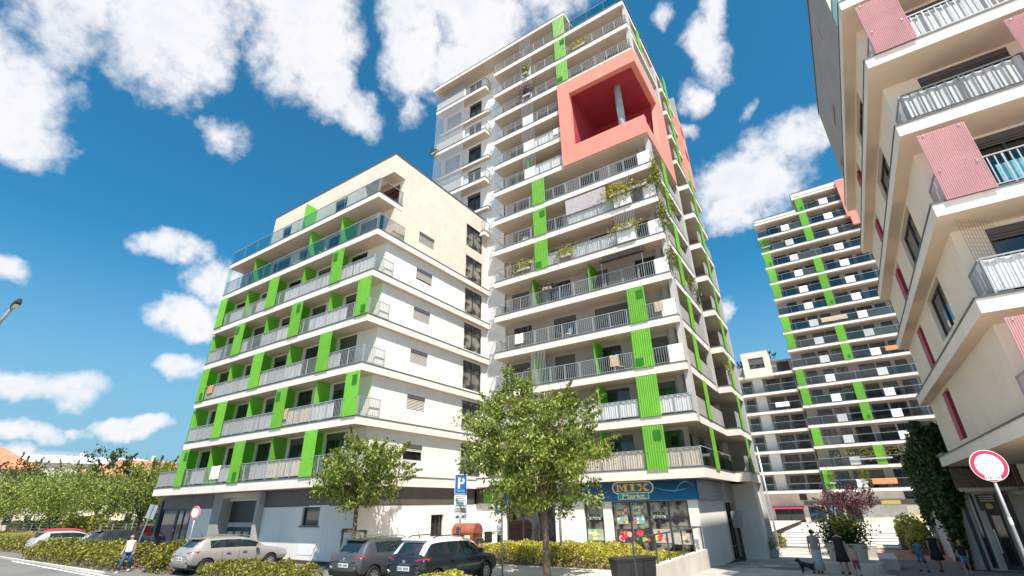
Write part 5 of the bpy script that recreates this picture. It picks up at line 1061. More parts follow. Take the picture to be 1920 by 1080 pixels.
BP = [('large trailing bush at the corner balcony under the pink box', -8.3, 26.0, FL[6] + .85, 1.3, .3, .7, 900, 'leaf_yellow', .8), ('vine along the railing right of the large trailing bush', -7.0, 26.05, FL[6] + .9, 1.7, .2, .35, 600, 'leaf_hedge', .2), ('climbing vine on the tower corner under the pink box', -5.75, 26.4, FL[6] + .9, .35, .5, 1.5, 900, 'leaf_hedge', .6), ('bush in the planter box one floor below the trailing bush', -8.1, 26.0, FL[5] + .85, 1.2, .25, .35, 380, 'leaf_yellow', .2), ('vine on the tower corner one floor below', -5.75, 26.4, FL[5] + .7, .35, .5, 1.3, 700, 'leaf_hedge', .9), ('hanging plant on the corner two floors below the pink box vine', -5.75, 26.5, FL[4] + .6, .3, .5, .8, 380, 'leaf_hedge', .6),
      ('round green shrub at the middle of a tower balcony', -12.6, 26.25, FL[5] + .3, 1.0, .25, .6, 420, 'leaf_yellow', .1), ('bushy plants at the left end of a tower balcony', -16.0, 26.25, FL[5] + .25, 1.3, .25, .6, 420, 'leaf_yellow', .3), ('small reddish pot plant on a tower railing', -14.1, 26.1, FL[4] + .9, .8, .2, .35, 260, 'leaf_purple', .1), ('green plants on the top balcony of the tower', -10.0, 26.3, FL[12] + .2, 1.3, .25, .55, 380, 'leaf_yellow', .1), ('climber on the wire lattice high on the tower', -15.1, 26.1, FL[12] + .2, .5, .15, .9, 300, 'leaf_hedge', .3), ('autumn coloured climber on the wire lattice', -15.1, 26.1, FL[11] + .3, .9, .12, .9, 380, 'leaf_purple', .2), ('plant at the left corner of the tower wing', -26.1, 26.6, FL[11] - .3, .6, .3, .5, 240, 'leaf_dark', .2), ('leafy plant on the near grey parapet of the street side', -5.75, 29.5, FL[6] + .9, .3, 1.2, .5, 260, 'leaf_hedge', .7), ('flower tub on the grey parapet lower on the street side', -5.75, 31.3, FL[4] + .9, .3, 1.0, .4, 220, 'leaf_hedge', .5), ('dark trailing plant on the middle column of the street side', -5.7, 33.2, FL[4] + .8, .3, 1.2, .5, 260, 'leaf_dark', .7), ('orange flowers at the street side column', -5.0, 34.4, FL[2] + .95, .3, .4, .4, 160, 'leaf_yellow', .3)]
for i, (lab, x, y, z, sx_, sy_, h_, n, lf, hg) in enumerate(BP): balcony_plant(lab, x, y, z, sx_, sy_, h_, n, lf, 200 + i, True, hg)
for i, (lab, x, k, sx_, lf) in enumerate((('yellow vine garland on a distant tower balcony', 3.0, 1, 5.5, 'leaf_yellow'), ('climbing plant beside the lower green screen of the distant tower', -2.0, 0, .8, 'leaf_hedge'), ('tall plant on the first floor of the distant tower', 1.6, 0, .8, 'leaf_hedge'), ('roof plant at the upper left corner of the distant tower', -2.2, 13, 1.6, 'leaf_dark'))):
    b = balcony_plant(lab, x, YFT - .1, FT[k] + .6, sx_, .3, 1.2, 500, lf, 300 + i); b['group'] = 'plants on the distant tower'
# ------------------------------------------------------------------ signs and lamps
mat('sign_face_blue', (.015, .12, .42), .3, .05); mat('sign_face_white', (.80, .80, .79), .3, .04, 6); mat('sign_ring', (.62, .03, .09), .3, .06); mat('sign_back', (.40, .44, .47), .45, .06, metal=.4); mat('sign_amber', (.75, .45, .06), .4)
def disc(cx, cz, r, n=32): return [(cx + r * math.cos(2 * PI * i / n), cz + r * math.sin(2 * PI * i / n)) for i in range(n)]
def round_sign(label, loc, rz, top, r, lean=0.0, group=None, wear=False):
    t = thing('round_sign', label, 'road sign', loc, rz, group); t.rotation_euler = (0, lean, rz)
    MB().tube([(0, .035, -.2), (0, .035, top + r * .9)], .032, 10).build('pole', 'pole_metal', t, (0, 0, 0), smooth=True)
    p = MB().prism(disc(0, top, r), -.012, 0, 'y', 'sign_face_white').build('plate', None, t, (0, 0, 0))
    MB().prism(disc(0, top, r * .955), -.016, -.0125, 'y', 'sign_ring').build('red_ring', None, p, (0, 0, 0)); MB().prism(disc(0, top, r * .74), -.020, -.0165, 'y', 'sign_face_white').build('white_disc', None, p, (0, 0, 0))
    if wear:
        mb = MB(); rd = random.Random(4)
        mb.box(-.16, .13, -.0225, -.0205, top - .31, top - .23, 'sign_face_white')
        for i in range(7): x = -.15 + .04 * i; mb.box(x, x + .025, -.0245, -.023, top - .29 + rd.uniform(0, .04), top - .26 + rd.uniform(0, .03), 'frame_dark')
        mb.build('sticker', None, p, (0, 0, 0)); MB().tube([(0, .035, top - 1.25), (0, .035, top - 1.1)], .036, 10, 'sign_face_white').build('pole_sticker', None, t, (0, 0, 0))
    MB().box(-.05, .05, 0, .07, top - .16, top - .10).box(-.05, .05, 0, .07, top + .10, top + .16).build('clamp', 'pole_metal', t, (0, 0, 0)); return t
round_sign('large round white sign with a red ring in front of the cream building', (2.80, 16.1, zg(2.8, 16)), math.radians(10), 3.78 - zg(2.8, 16), .35, 0, None, True)
round_sign('small round white sign with a red ring before the garage gate', (-27.7, 13.2, .6), math.radians(16), 2.5, .30)
def p_sign(label, loc, rz, disabled):
    t = thing('parking_sign', label, 'road sign', loc, rz, 'blue parking signs'); H = 3.75 if not disabled else 3.0
    MB().tube([(0, .04, -.2), (0, .04, H)], .03, 10).build('pole', 'pole_metal', t, (0, 0, 0), smooth=True)
    pl = MB().box(-.27, .27, -.012, 0, H - .80, H).build('plate', 'sign_face_white', t, (0, 0, 0)); MB().box(-.25, .25, -.016, -.0125, H - .78, H - .02).build('blue_face', 'sign_face_blue', pl, (0, 0, 0))
    if not disabled:
        font('P', .62, 'sign_face_white', pl, (0, -.018, H - .57), .003, 'letter', 0, .012); mb = MB(); [mb.box(-.17 + .05 * i, -.135 + .05 * i, -.020, -.0165, H - .70, H - .645) for i in range(7)]; mb.build('print', 'poster_teal', pl, (0, 0, 0))
        for j, (a, b, rows) in enumerate(((H - 1.30, H - .83, 4), (H - 1.55, H - 1.33, 2), (H - 1.80, H - 1.58, 0))):
            s_ = MB().box(-.27, .27, -.012, 0, a, b).build('sub_plate', 'sign_face_white' if j == 0 else 'screen_grey', t, (0, 0, 0)); mb = MB()
            for r in range(rows): mb.box(-.20, .20 - .05 * (r % 2), -.016, -.0125, b - .06 - .09 * r, b - .035 - .09 * r, 'frame_dark')
            if j == 0: mb.box(-.25, .25, -.016, -.0125, a + .02, a + .07, 'poster_teal')
            if j == 1: mb.box(-.06, .06, -.018, -.0165, a + .10, a + .18, 'sign_amber')
            if j == 2: mb.prism([(-.20, a + .11), (-.10, a + .18), (-.10, a + .14), (-.03, a + .14), (-.03, a + .08), (-.10, a + .08), (-.10, a + .04)], -.016, -.0125, 'y', 'frame_dark').prism([(.20, a + .11), (.12, a + .18), (.12, a + .14), (.06, a + .14), (.06, a + .08), (.12, a + .08), (.12, a + .04)], -.016, -.0125, 'y', 'frame_dark')
            mb.build('print', None, s_, (0, 0, 0))
    else:
        font('P', .50, 'sign_face_white', pl, (-.02, -.018, H - .46), .003, 'letter', 0, .012)
        mb = MB(); cx, cz = .06, H - .66; mb.prism(disc(cx - .01, cz + .13, .022, 10), -.02, -.0165, 'y'); stroke(mb, [(cx - .01, cz + .10), (cx, cz + .01), (cx + .06, cz + .01), (cx + .085, cz - .07)], .022, -.02, -.0165); stroke(mb, [(cx - .005, cz + .055), (cx + .05, cz + .05)], .016, -.022, -.0205)
        stroke(mb, [(cx - .01 + .062 * math.cos(math.radians(a)), cz - .02 + .062 * math.sin(math.radians(a))) for a in range(130, 345, 18)], .014, -.024, -.0225); mb.build('wheelchair_symbol', 'sign_face_white', pl, (0, 0, 0))
    return t
p_sign('blue P parking sign with three smaller plates beneath', (-14.22, 17.5, .68), math.radians(28), False)
p_sign('blue P sign with a wheelchair symbol beside the big tree', (-11.72, 17.0, .66), math.radians(28), True)
for lab, loc, rz, ln, H in (('leaning grey sign pole seen from behind, next to the walking woman', (-35.2, 13.9, .6), math.radians(120), .16, 3.0), ('grey sign pole seen from behind beyond the silver saloon', (-55, 21.0, .7), math.radians(130), .05, 3.1), ('grey sign back near the glazed corner of the white block', (-44.5, 20.5, .7), math.radians(150), .0, 2.6)):
    t = thing('sign_pole', lab, 'road sign', loc, rz, 'signs seen from behind'); t.rotation_euler = (0, ln, rz - math.radians(90)); MB().tube([(0, 0, -.2), (0, 0, H)], .035, 8).build('pole', 'pole_metal', t, (0, 0, 0)); MB().box(-.26, .26, .036, .05, H - .75, H).build('plate', 'sign_back', t, (0, 0, 0))
def pole(label, loc, H, r, m='pole_metal', lean=(0, 0)):
    t = thing('pole', label, 'pole', loc); MB().tube([(0, 0, -.2), (0, 0, H * .3), (lean[0], lean[1], H)], [r * 1.15, r, r * .8], 10).build('shaft', m, t, (0, 0, 0), smooth=True); MB().tube([(0, 0, -.1), (0, 0, .25)], r * 1.5, 10).build('foot', m, t, (0, 0, 0)); return t
pole('slim pale lamp pole behind the big tree', (-11.85, 22.0, .74), 6.2, .06)
pole('tall slim pale pole at the far end of the shop side', (-5.0, 39.5, -.2), 6.9, .06, 'handrail')
lamp = thing('street_lamp', 'street lamp head on a curved arm at the left edge', 'street lamp', (-23.3, 3.15, .6))
lp = MB().tube([(0, 0, -.3), (0, 0, 6.0), (.04, 0, 8.6), (.5, .1, 9.1)], [.09, .075, .06, .045], 10).build('pole', 'pole_metal', lamp, (0, 0, 0), smooth=True)
hd = MB(); hd.loft([[(x, .10 + s_ * w_, z + q) for s_, q in ((-1, 0), (-1, .08), (-.5, .13), (.5, .13), (1, .08), (1, 0))] for x, w_, z in ((.42, .05, 9.06), (.55, .09, 9.08), (.95, .10, 9.12), (1.12, .06, 9.14))]); h_ = hd.build('lamp_head', 'frame_dark', lamp, (0, 0, 0)); MB().box(.60, .95, .04, .16, 9.03, 9.10).build('lens', 'sign_cream', h_, (0, 0, 0))
for i, (x, y, H, lab) in enumerate(((-115, 35, 14.0, 'distant street lamp rising above the trees'),)):
    t = thing('street_lamp', lab, 'street lamp', (x, y, .7), 0, 'distant street lamps'); MB().tube([(0, 0, -.2), (0, 0, H), (-.6, 0, H + .3)], [.1, .07, .05], 8).build('pole', 'pole_metal', t, (0, 0, 0)); MB().box(-1.3, -.5, -.15, .15, H + .25, H + .42).build('lamp_head', 'frame_dark', t, (0, 0, 0))
# ------------------------------------------------------------------ bins, container, scooter, planter
def wheelie(label, loc, rz):
    t = thing('wheelie_bin', label, 'bin', loc, rz, 'black wheelie bins'); mb = MB()
    R_ = lambda a, b, z, c=.03: [(-a + c, -b, z), (a - c, -b, z), (a, -b + c, z), (a, b - c, z), (a - c, b, z), (-a + c, b, z), (-a, b - c, z), (-a, -b + c, z)]
    mb.loft([R_(.21, .25, .06), R_(.23, .28, .5), R_(.255, .31, .92), R_(.275, .33, .93), R_(.275, .33, .98)]); mb.build('bin_body', 'black_plastic', t, (0, 0, 0))
    l_ = MB(); l_.loft([R_(.285, .36, .985), R_(.29, .365, 1.02), R_(.25, .30, 1.06, .05), R_(.14, .18, 1.075, .05)]); ld = l_.build('lid', 'black_plastic', t, (0, 0, 0)); MB().tube([(-.24, .38, 1.0), (.24, .38, 1.0)], .018, 8).build('handle', 'black_plastic', ld, (0, 0, 0))
    for s_ in (-1, 1): MB().tube([(s_ * .20, .27, .10), (s_ * .26, .27, .10)], .10, 16).build('wheel', 'rubber', t, (0, 0, 0))
    t.scale = (.9, .9, .93)
    return t
for i, (x, y, lab) in enumerate(((-6.95, 16.9, 'nearest of the three black wheelie bins'), (-6.75, 17.5, 'middle one of the black wheelie bins'), (-6.5, 18.05, 'black wheelie bin nearest to the retaining wall'))): wheelie(lab, (x, y, zg(-6.5, y) - .02), math.radians(-35))
ct = thing('recycling_container', 'rusty orange recycling container with a domed lid by the white wall', 'container', (-19.1, 24.2, .72), math.radians(8)); mat('container_orange', (.30, .085, .045), .6, .35, 3.5, streak=.5)
mb = MB(); mb.loft([[(-.62 * a, -.5 * a, z), (.62 * a, -.5 * a, z), (.62 * a, .5 * a, z), (-.62 * a, .5 * a, z)] for a, z in ((.8, .12), (.95, .6), (1.08, 1.05))]); mb.build('tub', 'container_orange', ct, (0, 0, 0))
mb = MB(); mb.loft([[(x, -.56 * math.cos(a) , 1.06 + .5 * math.sin(a)) for a in [PI * i / 10 for i in range(11)]] for x in (-.72, .72)]); mb.build('domed_lid', 'container_orange', ct, (0, 0, 0), smooth=False); MB().prism(disc(-.25, 1.25, .14, 16), -.60, -.53, 'y').build('opening', 'frame_dark', ct, (0, 0, 0)); MB().box(.10, .48, -.555, -.535, .55, .95).build('label_plate', 'sign_cream', ct, (0, 0, 0))
for x in (-.45, .45): MB().tube([(x, -.35, .09), (x + .05, -.35, .09)], .09, 12).tube([(x, .35, .09), (x + .05, .35, .09)], .09, 12).build('castor', 'rubber', ct, (0, 0, 0))
sc = thing('mobility_scooter', 'dark red mobility scooter parked by the shop entrance', 'scooter', (-17.7, 24.0, .78), math.radians(60)); mat('scooter_red', (.20, .03, .05), .3, .1, coat=.5)
mb = MB(); mb.loft([[(-.2, -.5, .2), (.2, -.5, .2), (.2, -.5, .42), (-.2, -.5, .42)], [(-.25, -.1, .16), (.25, -.1, .16), (.25, -.1, .3), (-.25, -.1, .3)], [(-.22, .35, .16), (.22, .35, .16), (.22, .35, .24), (-.22, .35, .24)], [(-.15, .6, .25), (.15, .6, .25), (.1, .6, .5), (-.1, .6, .5)]]); mb.build('deck', 'scooter_red', sc, (0, 0, 0))
MB().box(-.22, .22, -.45, -.02, .55, .65).box(-.21, .21, -.52, -.42, .6, 1.1).box(-.05, .05, -.3, -.2, .3, .56).build('seat', 'black_plastic', sc, (0, 0, 0)); MB().tube([(0, .55, .4), (0, .42, .95)], .04, 8).tube([(-.26, .38, .98), (.26, .38, .98)], .02, 8).build('tiller', 'rail_dark', sc, (0, 0, 0)); MB().box(-.17, .17, .56, .78, .45, .72).build('basket', 'rail_dark', sc, (0, 0, 0))
for x, y in ((-.26, -.42), (.26, -.42), (-.2, .55), (.2, .55)): MB().tube([(x - .05, y, .14), (x + .05, y, .14)], .14, 16).build('wheel', 'rubber', sc, (0, 0, 0))
def ring(a, n=20, sx=1., sy=1., z=0): return [(a * sx * math.cos(2 * PI * i / n), a * sy * math.sin(2 * PI * i / n), z) for i in range(n)]
pl = thing('planter', 'big pale concrete planter with a bench rim and overflowing flowers', 'planter', (-.87, 27.95, zg(-.8, 27.9)))
mb = MB(); mb.loft([ring(1.25, 28, 1, .9, -.1), ring(1.25, 28, 1, .9, .38), ring(1.2, 28, 1, .9, .41), ring(.75, 28, 1, .9, .41)], None); mb.build('bench_rim', 'concrete_pale', pl, (0, 0, 0)); mb = MB(); mb.loft([ring(.70, 28, 1, .9, .40), ring(.80, 28, 1, .9, 1.10), ring(.72, 28, 1, .9, 1.12), ring(.70, 28, 1, .9, 1.02)]); mb.build('bowl', 'concrete_pale', pl, (0, 0, 0))
fl = thing('planter_shrub', 'mixed dark shrub with yellow flowers in the concrete planter', 'shrub', (-.87, 27.95, zg(-.8, 27.9) + 1.05)); rng = np.random.default_rng(9); c = rng.normal(size=(2600, 3)) * np.array([.40, .34, .26]) + np.array([0, 0, .38]); put('foliage', leaf_mesh('foliage', c, .14, 'leaf_dark', .3, .45, rng), fl); c = rng.normal(size=(1500, 3)) * np.array([.42, .3, .22]) + np.array([.12, 0, .72]); put('flowers', leaf_mesh('flowers', c, .10, 'leaf_yellow', -.3, .7, rng), fl); mb = MB(); [mb.tube([(0, 0, -.1), (.3 * math.cos(i), .25 * math.sin(i), .5)], .02, 5) for i in range(6)]; mb.build('stem', 'bark', fl, (0, 0, 0))
tg = thing('tree_guard', 'black metal tree guard of thin posts on the plaza', 'tree guard', (-1.9, 41.5, -.2)); [MB().box(x - .03, x + .03, y - .03, y + .03, 0, 2.6).build('post', 'frame_dark', tg, (0, 0, 0)) for x in (-.3, .3) for y in (-.3, .3)]; MB().box(-.36, .36, -.36, -.28, 2.5, 2.62).box(-.36, .36, .28, .36, 2.5, 2.62).box(-.36, -.28, -.28, .28, 2.5, 2.62).box(.28, .36, -.28, .28, 2.5, 2.62).build('top_frame', 'frame_dark', tg, (0, 0, 0))
pb = thing('tall_planter', 'pale rectangular planter below the purple tree', 'planter', (-.6, 41.5, -.2)); mb = MB(); mb.loft([[(-.9, -.9, 0), (.9, -.9, 0), (.9, .9, 0), (-.9, .9, 0)], [(-1, -1, .7), (1, -1, .7), (1, 1, .7), (-1, 1, .7)]]); mb.build('tub', 'concrete_pale', pb, (0, 0, 0))
st = thing('sitting_bench', 'low pale stone block behind the round planter', 'bench', (.95, 33.0, zg(1, 33))); MB().box(-.7, .0, -1.6, 1.6, 0, .5).build('block', 'concrete_pale', st, (0, 0, 0)); MB().box(-.72, .02, -1.62, 1.62, .5, .54).build('seat', 'tile_pale', st, (0, 0, 0))
fp = thing('flower_pot', 'small flower tub beside the slim pale pole', 'planter', (-5.2, 37.6, -.2)); mb = MB(); mb.loft([ring(.3, 14, z=0), ring(.4, 14, z=.55), ring(.34, 14, z=.56)]); mb.build('tub', 'concrete', fp, (0, 0, 0)); rng = np.random.default_rng(8); put('foliage', leaf_mesh('foliage', rng.normal(size=(400, 3)) * np.array([.25, .25, .2]) + np.array([0, 0, .8]), .1, 'leaf_hedge', 0, .6, rng), fp)
# ------------------------------------------------------------------ people
for nm, c in (('skin', (.52, .30, .21)), ('skin_tan', (.42, .23, .15)), ('hair_dark', (.03, .022, .018)), ('hair_brown', (.09, .05, .03)), ('hair_fair', (.33, .22, .11)), ('cloth_white', (.78, .76, .78)), ('cloth_jeans', (.03, .075, .22)), ('cloth_grey', (.26, .235, .215)), ('cloth_silver', (.36, .38, .43)), ('cloth_black', (.014, .013, .016)), ('cloth_blue', (.05, .17, .30)), ('cloth_lightblue', (.22, .38, .48)), ('cloth_teal', (.06, .22, .32)), ('cloth_red', (.35, .04, .07)), ('cloth_pink', (.50, .25, .24)), ('shoe', (.05, .045, .045)), ('shoe_pale', (.6, .58, .55)), ('cloth_denim_pale', (.22, .32, .42)), ('fur_black', (.012, .011, .012))): mat(nm, c, .8, .1, 12)
def skin_mesh(name, chains, root, m, parent, sub=2):
    """chains: list of [(x, y, z, r), ...]; points that coincide are welded, so chains join into one figure"""
    V, R_, E, key = [], [], [], {}
    for ch in chains:
        prev = None
        for x, y, z, r in ch:
            k = (round(x, 4), round(y, 4), round(z, 4))
            if k not in key: key[k] = len(V); V.append((x, y, z)); R_.append(r)
            if prev is not None and prev != key[k]: E.append((prev, key[k]))
            prev = key[k]
    me = bpy.data.meshes.new(name); me.from_pydata(V, E, []); o = bpy.data.objects.new(name, me); COL.objects.link(o); md = o.modifiers.new('skin', 'SKIN'); md.use_smooth_shade = True
    for i, sv in enumerate(me.skin_vertices[0].data): sv.radius = (R_[i], R_[i]); sv.use_root = i == root
    s_ = o.modifiers.new('sub', 'SUBSURF'); s_.levels = sub; s_.render_levels = sub
    ev = bpy.data.meshes.new_from_object(o.evaluated_get(bpy.context.evaluated_depsgraph_get())); bpy.data.objects.remove(o); ev.materials.clear(); ev.materials.append(M[m]); ev.name = name
    return put(name, ev, parent)
def lerp3(a, b, t): return tuple(p + (q - p) * t for p, q in zip(a, b))
def person(label, loc, rz, h_, skin, hair, hairlen, top, bottom, stride=.22, arms=((.05, .0), (-.05, .0)), dress=None, sleeves=.35, shoe='shoe', belly=1.0, group='people on foot', long_hair=False, female=True, hat=None):
    t = thing('person', label, 'person', loc, rz, group); s_ = h_ / 1.70; q = lambda x, y, z: (x * s_, y * s_, z * s_)
    def J(p, r): return (*q(*p), r * s_)
    pel = (0, 0, .93); chains = [[J(pel, .105), J((0, .01, 1.08), .10 * belly), J((0, .0, 1.24), .115), J((0, -.005, 1.36), .10), J((0, 0, 1.44), .052), J((0, .012, 1.50), .055), J((0, .02, 1.57), .088), J((0, .012, 1.635), .078), J((0, .005, 1.685), .035)], [J((0, .02, 1.57), .088), J((0, .112, 1.565), .018)], [J((0, .02, 1.57), .088), J((.088, .0, 1.57), .020)], [J((0, .02, 1.57), .088), J((-.088, .0, 1.57), .020)]]
    hands = []
    for sd, (sw, bend) in zip((1, -1), arms):
        sh, el_ = (sd * .165, -.005, 1.385), (sd * (.215), sw * .5 - .02, 1.12); wr_ = (sd * .215 - sd * bend * .3, sw + bend * .9 + .02, .885 + bend * .9); hd_ = (wr_[0], wr_[1] + .02 + bend * .05, wr_[2] - .075 + bend * .12); hands.append((el_, wr_))
        chains.append([J((0, -.005, 1.36), .10), J(sh, .056), J(el_, .040), J(wr_, .027), J(hd_, .034)])
        for f in range(4):
            fy = (f - 1.5) * .019; l = (.066, .078, .074, .058)[f]; chains.append([J(hd_, .034), J((hd_[0], hd_[1] + fy, hd_[2] - .035), .0105), J((hd_[0] - sd * .006, hd_[1] + fy, hd_[2] - .035 - l * .55), .0095), J((hd_[0] - sd * .020, hd_[1] + fy, hd_[2] - .03 - l), .008)])
        chains.append([J(hd_, .034), J((hd_[0] - sd * .008, hd_[1] + .044, hd_[2] - .012), .0115), J((hd_[0] - sd * .016, hd_[1] + .058, hd_[2] - .045), .009)])
    legs = []
    for sd in (1, -1):
        st_ = sd * stride; hip, kn, an = (sd * .088, 0, .88), (sd * .092, st_ * .55 + .03 * (1 if st_ > 0 else .4), .49), (sd * .09, st_ - .03 * (st_ < 0), .085 + (.05 if st_ < 0 and stride > .1 else 0)); legs.append((hip, kn, an))
        chains.append([J(pel, .105), J(hip, .088), J(kn, .058), J(lerp3(kn, an, .35), .054), J(an, .036), J((an[0], an[1] + .07, an[2] - .045), .036), J((an[0], an[1] + .14, an[2] - .055), .026)])
    skin_mesh('body', chains, 0, skin, t)
    def el(cx, cy, z, a, b, n=16): return [q(cx + a * math.cos(2 * PI * i / n), cy + b * math.sin(2 * PI * i / n), z) for i in range(n)]
    mb = MB()
    if dress:
        zh = dress; mb.loft([el(0, 0, 1.425, .085, .075), el(0, 0, 1.40, .165, .10), el(0, 0, 1.30, .175, .125), el(0, 0, 1.10, .155 * belly, .13), el(0, 0, .92, .185, .15), el(.0, stride * .0, (zh + .92) / 2, .22, .19), el(0, 0, zh, .27, .25)], top)
    else: mb.loft([el(0, 0, 1.43, .085, .075), el(0, 0, 1.405, .16, .10), el(0, 0, 1.30, .178, .128), el(0, 0, 1.10, .158 * belly, .135 * belly), el(0, 0, .96, .178 * belly, .145), el(0, 0, .90, .18, .148)], top)
    for sd, (e_, wv) in zip((1, -1), hands):
        sh = (sd * .155, -.005, 1.39); en = lerp3(sh, e_, min(1, sleeves * 2)); pts = [sh, en] if sleeves <= .5 else [sh, e_, lerp3(e_, wv, sleeves * 2 - 1)]; mb.tube([q(*p) for p in pts], [.068 * s_, .056 * s_] + [.046 * s_] * (len(pts) - 2), 10, top)
    mb.build('dress' if dress else 'shirt', None, t, (0, 0, 0), smooth=True)
    if bottom:
        kind, m_, zh = bottom; mb = MB()
        if kind == 'skirt': mb.loft([el(0, 0, 1.0, .15, .125), el(0, 0, .9, .185, .15), el(0, 0, .5, .20, .18), el(0, .02, zh, .235, .26)], m_)
        else:
            mb.loft([el(0, 0, 1.0, .155, .128), el(0, 0, .92, .185, .145), el(0, 0, .82, .175, .13)], m_)
            for hip, kn, an in legs:
                f = (.88 - zh) / .80; en = lerp3(hip, kn, min(1, f * 2)); pts = [(hip[0], hip[1], .90), en] + ([lerp3(kn, an, f * 2 - 1)] if f > .5 else []); mb.tube([q(*p) for p in pts], [.10 * s_, .074 * s_ if f > .5 else .085 * s_] + [.056 * s_] * (len(pts) - 2), 10, m_)
        mb.build('skirt' if kind == 'skirt' else 'trousers', None, t, (0, 0, 0), smooth=True)
    hb = bmesh.new(); bmesh.ops.create_icosphere(hb, subdivisions=3, radius=1)
    for v in hb.verts:
        d = v.co.copy(); f = 1.0
        v.co = Vector(q(d.x * .092, d.y * .105 - .004 + (.0 if d.z > .1 else -.012), 1.605 + d.z * (.095 if d.z > 0 else hairlen)))
    bmesh.ops.delete(hb, geom=[v for v in hb.verts if v.co.y > .045 * s_ and v.co.z < 1.635 * s_], context='VERTS'); me = bpy.data.meshes.new('hair'); hb.to_mesh(me); hb.free(); me.materials.append(M[hair]); me.polygons.foreach_set('use_smooth', [True] * len(me.polygons)); put('hair', me, t)
    if hat: mb = MB(); mb.loft([el(0, .03, 1.655, .125, .16), el(0, .01, 1.67, .098, .11), el(0, 0, 1.71, .07, .075)], hat); mb.build('cap', None, t, (0, 0, 0), smooth=True)
    eb = MB(); [eb.box((x - .012) * s_, (x + .012) * s_, .098 * s_, .106 * s_, 1.588 * s_, 1.600 * s_, 'hair_dark') for x in (-.034, .034)]; eb.box(-.022 * s_, .022 * s_, .098 * s_, .104 * s_, 1.518 * s_, 1.526 * s_, 'cloth_red'); eb.build('face', None, t, (0, 0, 0))
    for hip, kn, an in legs:
        mb = MB(); a0 = an[2] - .085; mb.loft([[q(an[0] + x, an[1] + y, a0 + z) for x, z in ((-w_, 0), (w_, 0), (w_, hh), (-w_, hh))] for y, w_, hh in ((-.06, .035, .07), (.0, .042, .085), (.09, .046, .06), (.17, .03, .035))], shoe); mb.build('shoe', None, t, (0, 0, 0))
    return t
person('woman in a white top and blue trousers walking along the hedge', (-29.6, 11.5, .6), math.radians(215), 1.60, 'skin', 'hair_brown', .12, 'cloth_white', ('trousers', 'cloth_jeans', .10), .26, ((.12, .0), (-.12, .02)), None, .12, 'shoe_pale')
person('man in a light blue shirt standing by the shop entrance', (-16.9, 24.3, .76), math.radians(150), 1.72, 'skin_tan', 'hair_dark', .07, 'cloth_lightblue', ('trousers', 'cloth_black', .08), .03, ((.1, .22), (.1, .25)), None, .32)
person('woman in a grey top and long silver skirt seen from behind', (-1.95, 26.2, zg(-2, 26.2)), math.radians(12), 1.66, 'skin', 'hair_dark', .10, 'cloth_grey', ('skirt', 'cloth_silver', .12), .16, ((.02, .05), (.06, .0)), None, .34, 'shoe')
person('woman in a black knee length dress seen from behind', (-1.05, 26.3, zg(-1, 26.3)), math.radians(-8), 1.66, 'skin', 'hair_brown', .11, 'cloth_black', None, .12, ((.1, .05), (.02, .0)), .48, .25, 'shoe', 1.08)
person('small child in a cap and red shorts beside the black dress', (-.62, 25.7, zg(-.6, 25.7)), math.radians(-20), 1.08, 'skin', 'hair_fair', .08, 'cloth_pink', ('trousers', 'cloth_red', .40), .08, ((.0, .0), (.05, .1)), None, .3, 'shoe', 1.1, hat='cloth_black')
person('woman in a black dress walking between two children', (2.42, 30.9, zg(2.4, 30.9)), math.radians(10), 1.64, 'skin_tan', 'hair_brown', .12, 'cloth_black', None, .2, ((.1, .0), (-.06, .02)), .50, .2, 'shoe')
person('boy in a blue shirt and teal shorts', (1.78, 30.3, zg(1.8, 30.3)), math.radians(-30), 1.30, 'skin_tan', 'hair_dark', .08, 'cloth_blue', ('trousers', 'cloth_teal', .48), .2, ((.08, .1), (-.08, .15)), None, .3, 'shoe')
person('boy in a black shirt and pale shorts by the ivy wall', (3.28, 30.3, zg(3.3, 30.3)), math.radians(170), 1.30, 'skin', 'hair_fair', .08, 'cloth_black', ('trousers', 'cloth_denim_pale', .50), .16, ((-.08, .08), (.08, .05)), None, .34, 'shoe_pale')
dg_ = thing('dog', 'small black dog on the paving beside the silver skirt', 'dog', (-2.42, 26.15, zg(-2.4, 26.1)), math.radians(75))
ch = [[(0, -.22, .30, .075), (0, -.08, .30, .085), (0, .08, .31, .095), (0, .18, .33, .085), (0, .25, .40, .06), (0, .30, .46, .065), (0, .38, .44, .042), (0, .43, .425, .028)], [(0, -.22, .30, .075), (0, -.30, .36, .02), (0, -.36, .44, .014)], [(0, .30, .46, .065), (.045, .28, .52, .022), (.055, .275, .545, .01)], [(0, .30, .46, .065), (-.045, .28, .52, .022), (-.055, .275, .545, .01)]]
for sx_ in (-1, 1): ch += [[(0, .18, .33, .085), (sx_ * .07, .18, .22, .04), (sx_ * .07, .16, .12, .026), (sx_ * .07, .18, .03, .02), (sx_ * .07, .22, .018, .018)], [(0, -.22, .30, .075), (sx_ * .07, -.18, .21, .048), (sx_ * .07, -.27, .13, .026), (sx_ * .07, -.25, .03, .02), (sx_ * .07, -.21, .018, .018)]]
skin_mesh('body', ch, 0, 'fur_black', dg_)
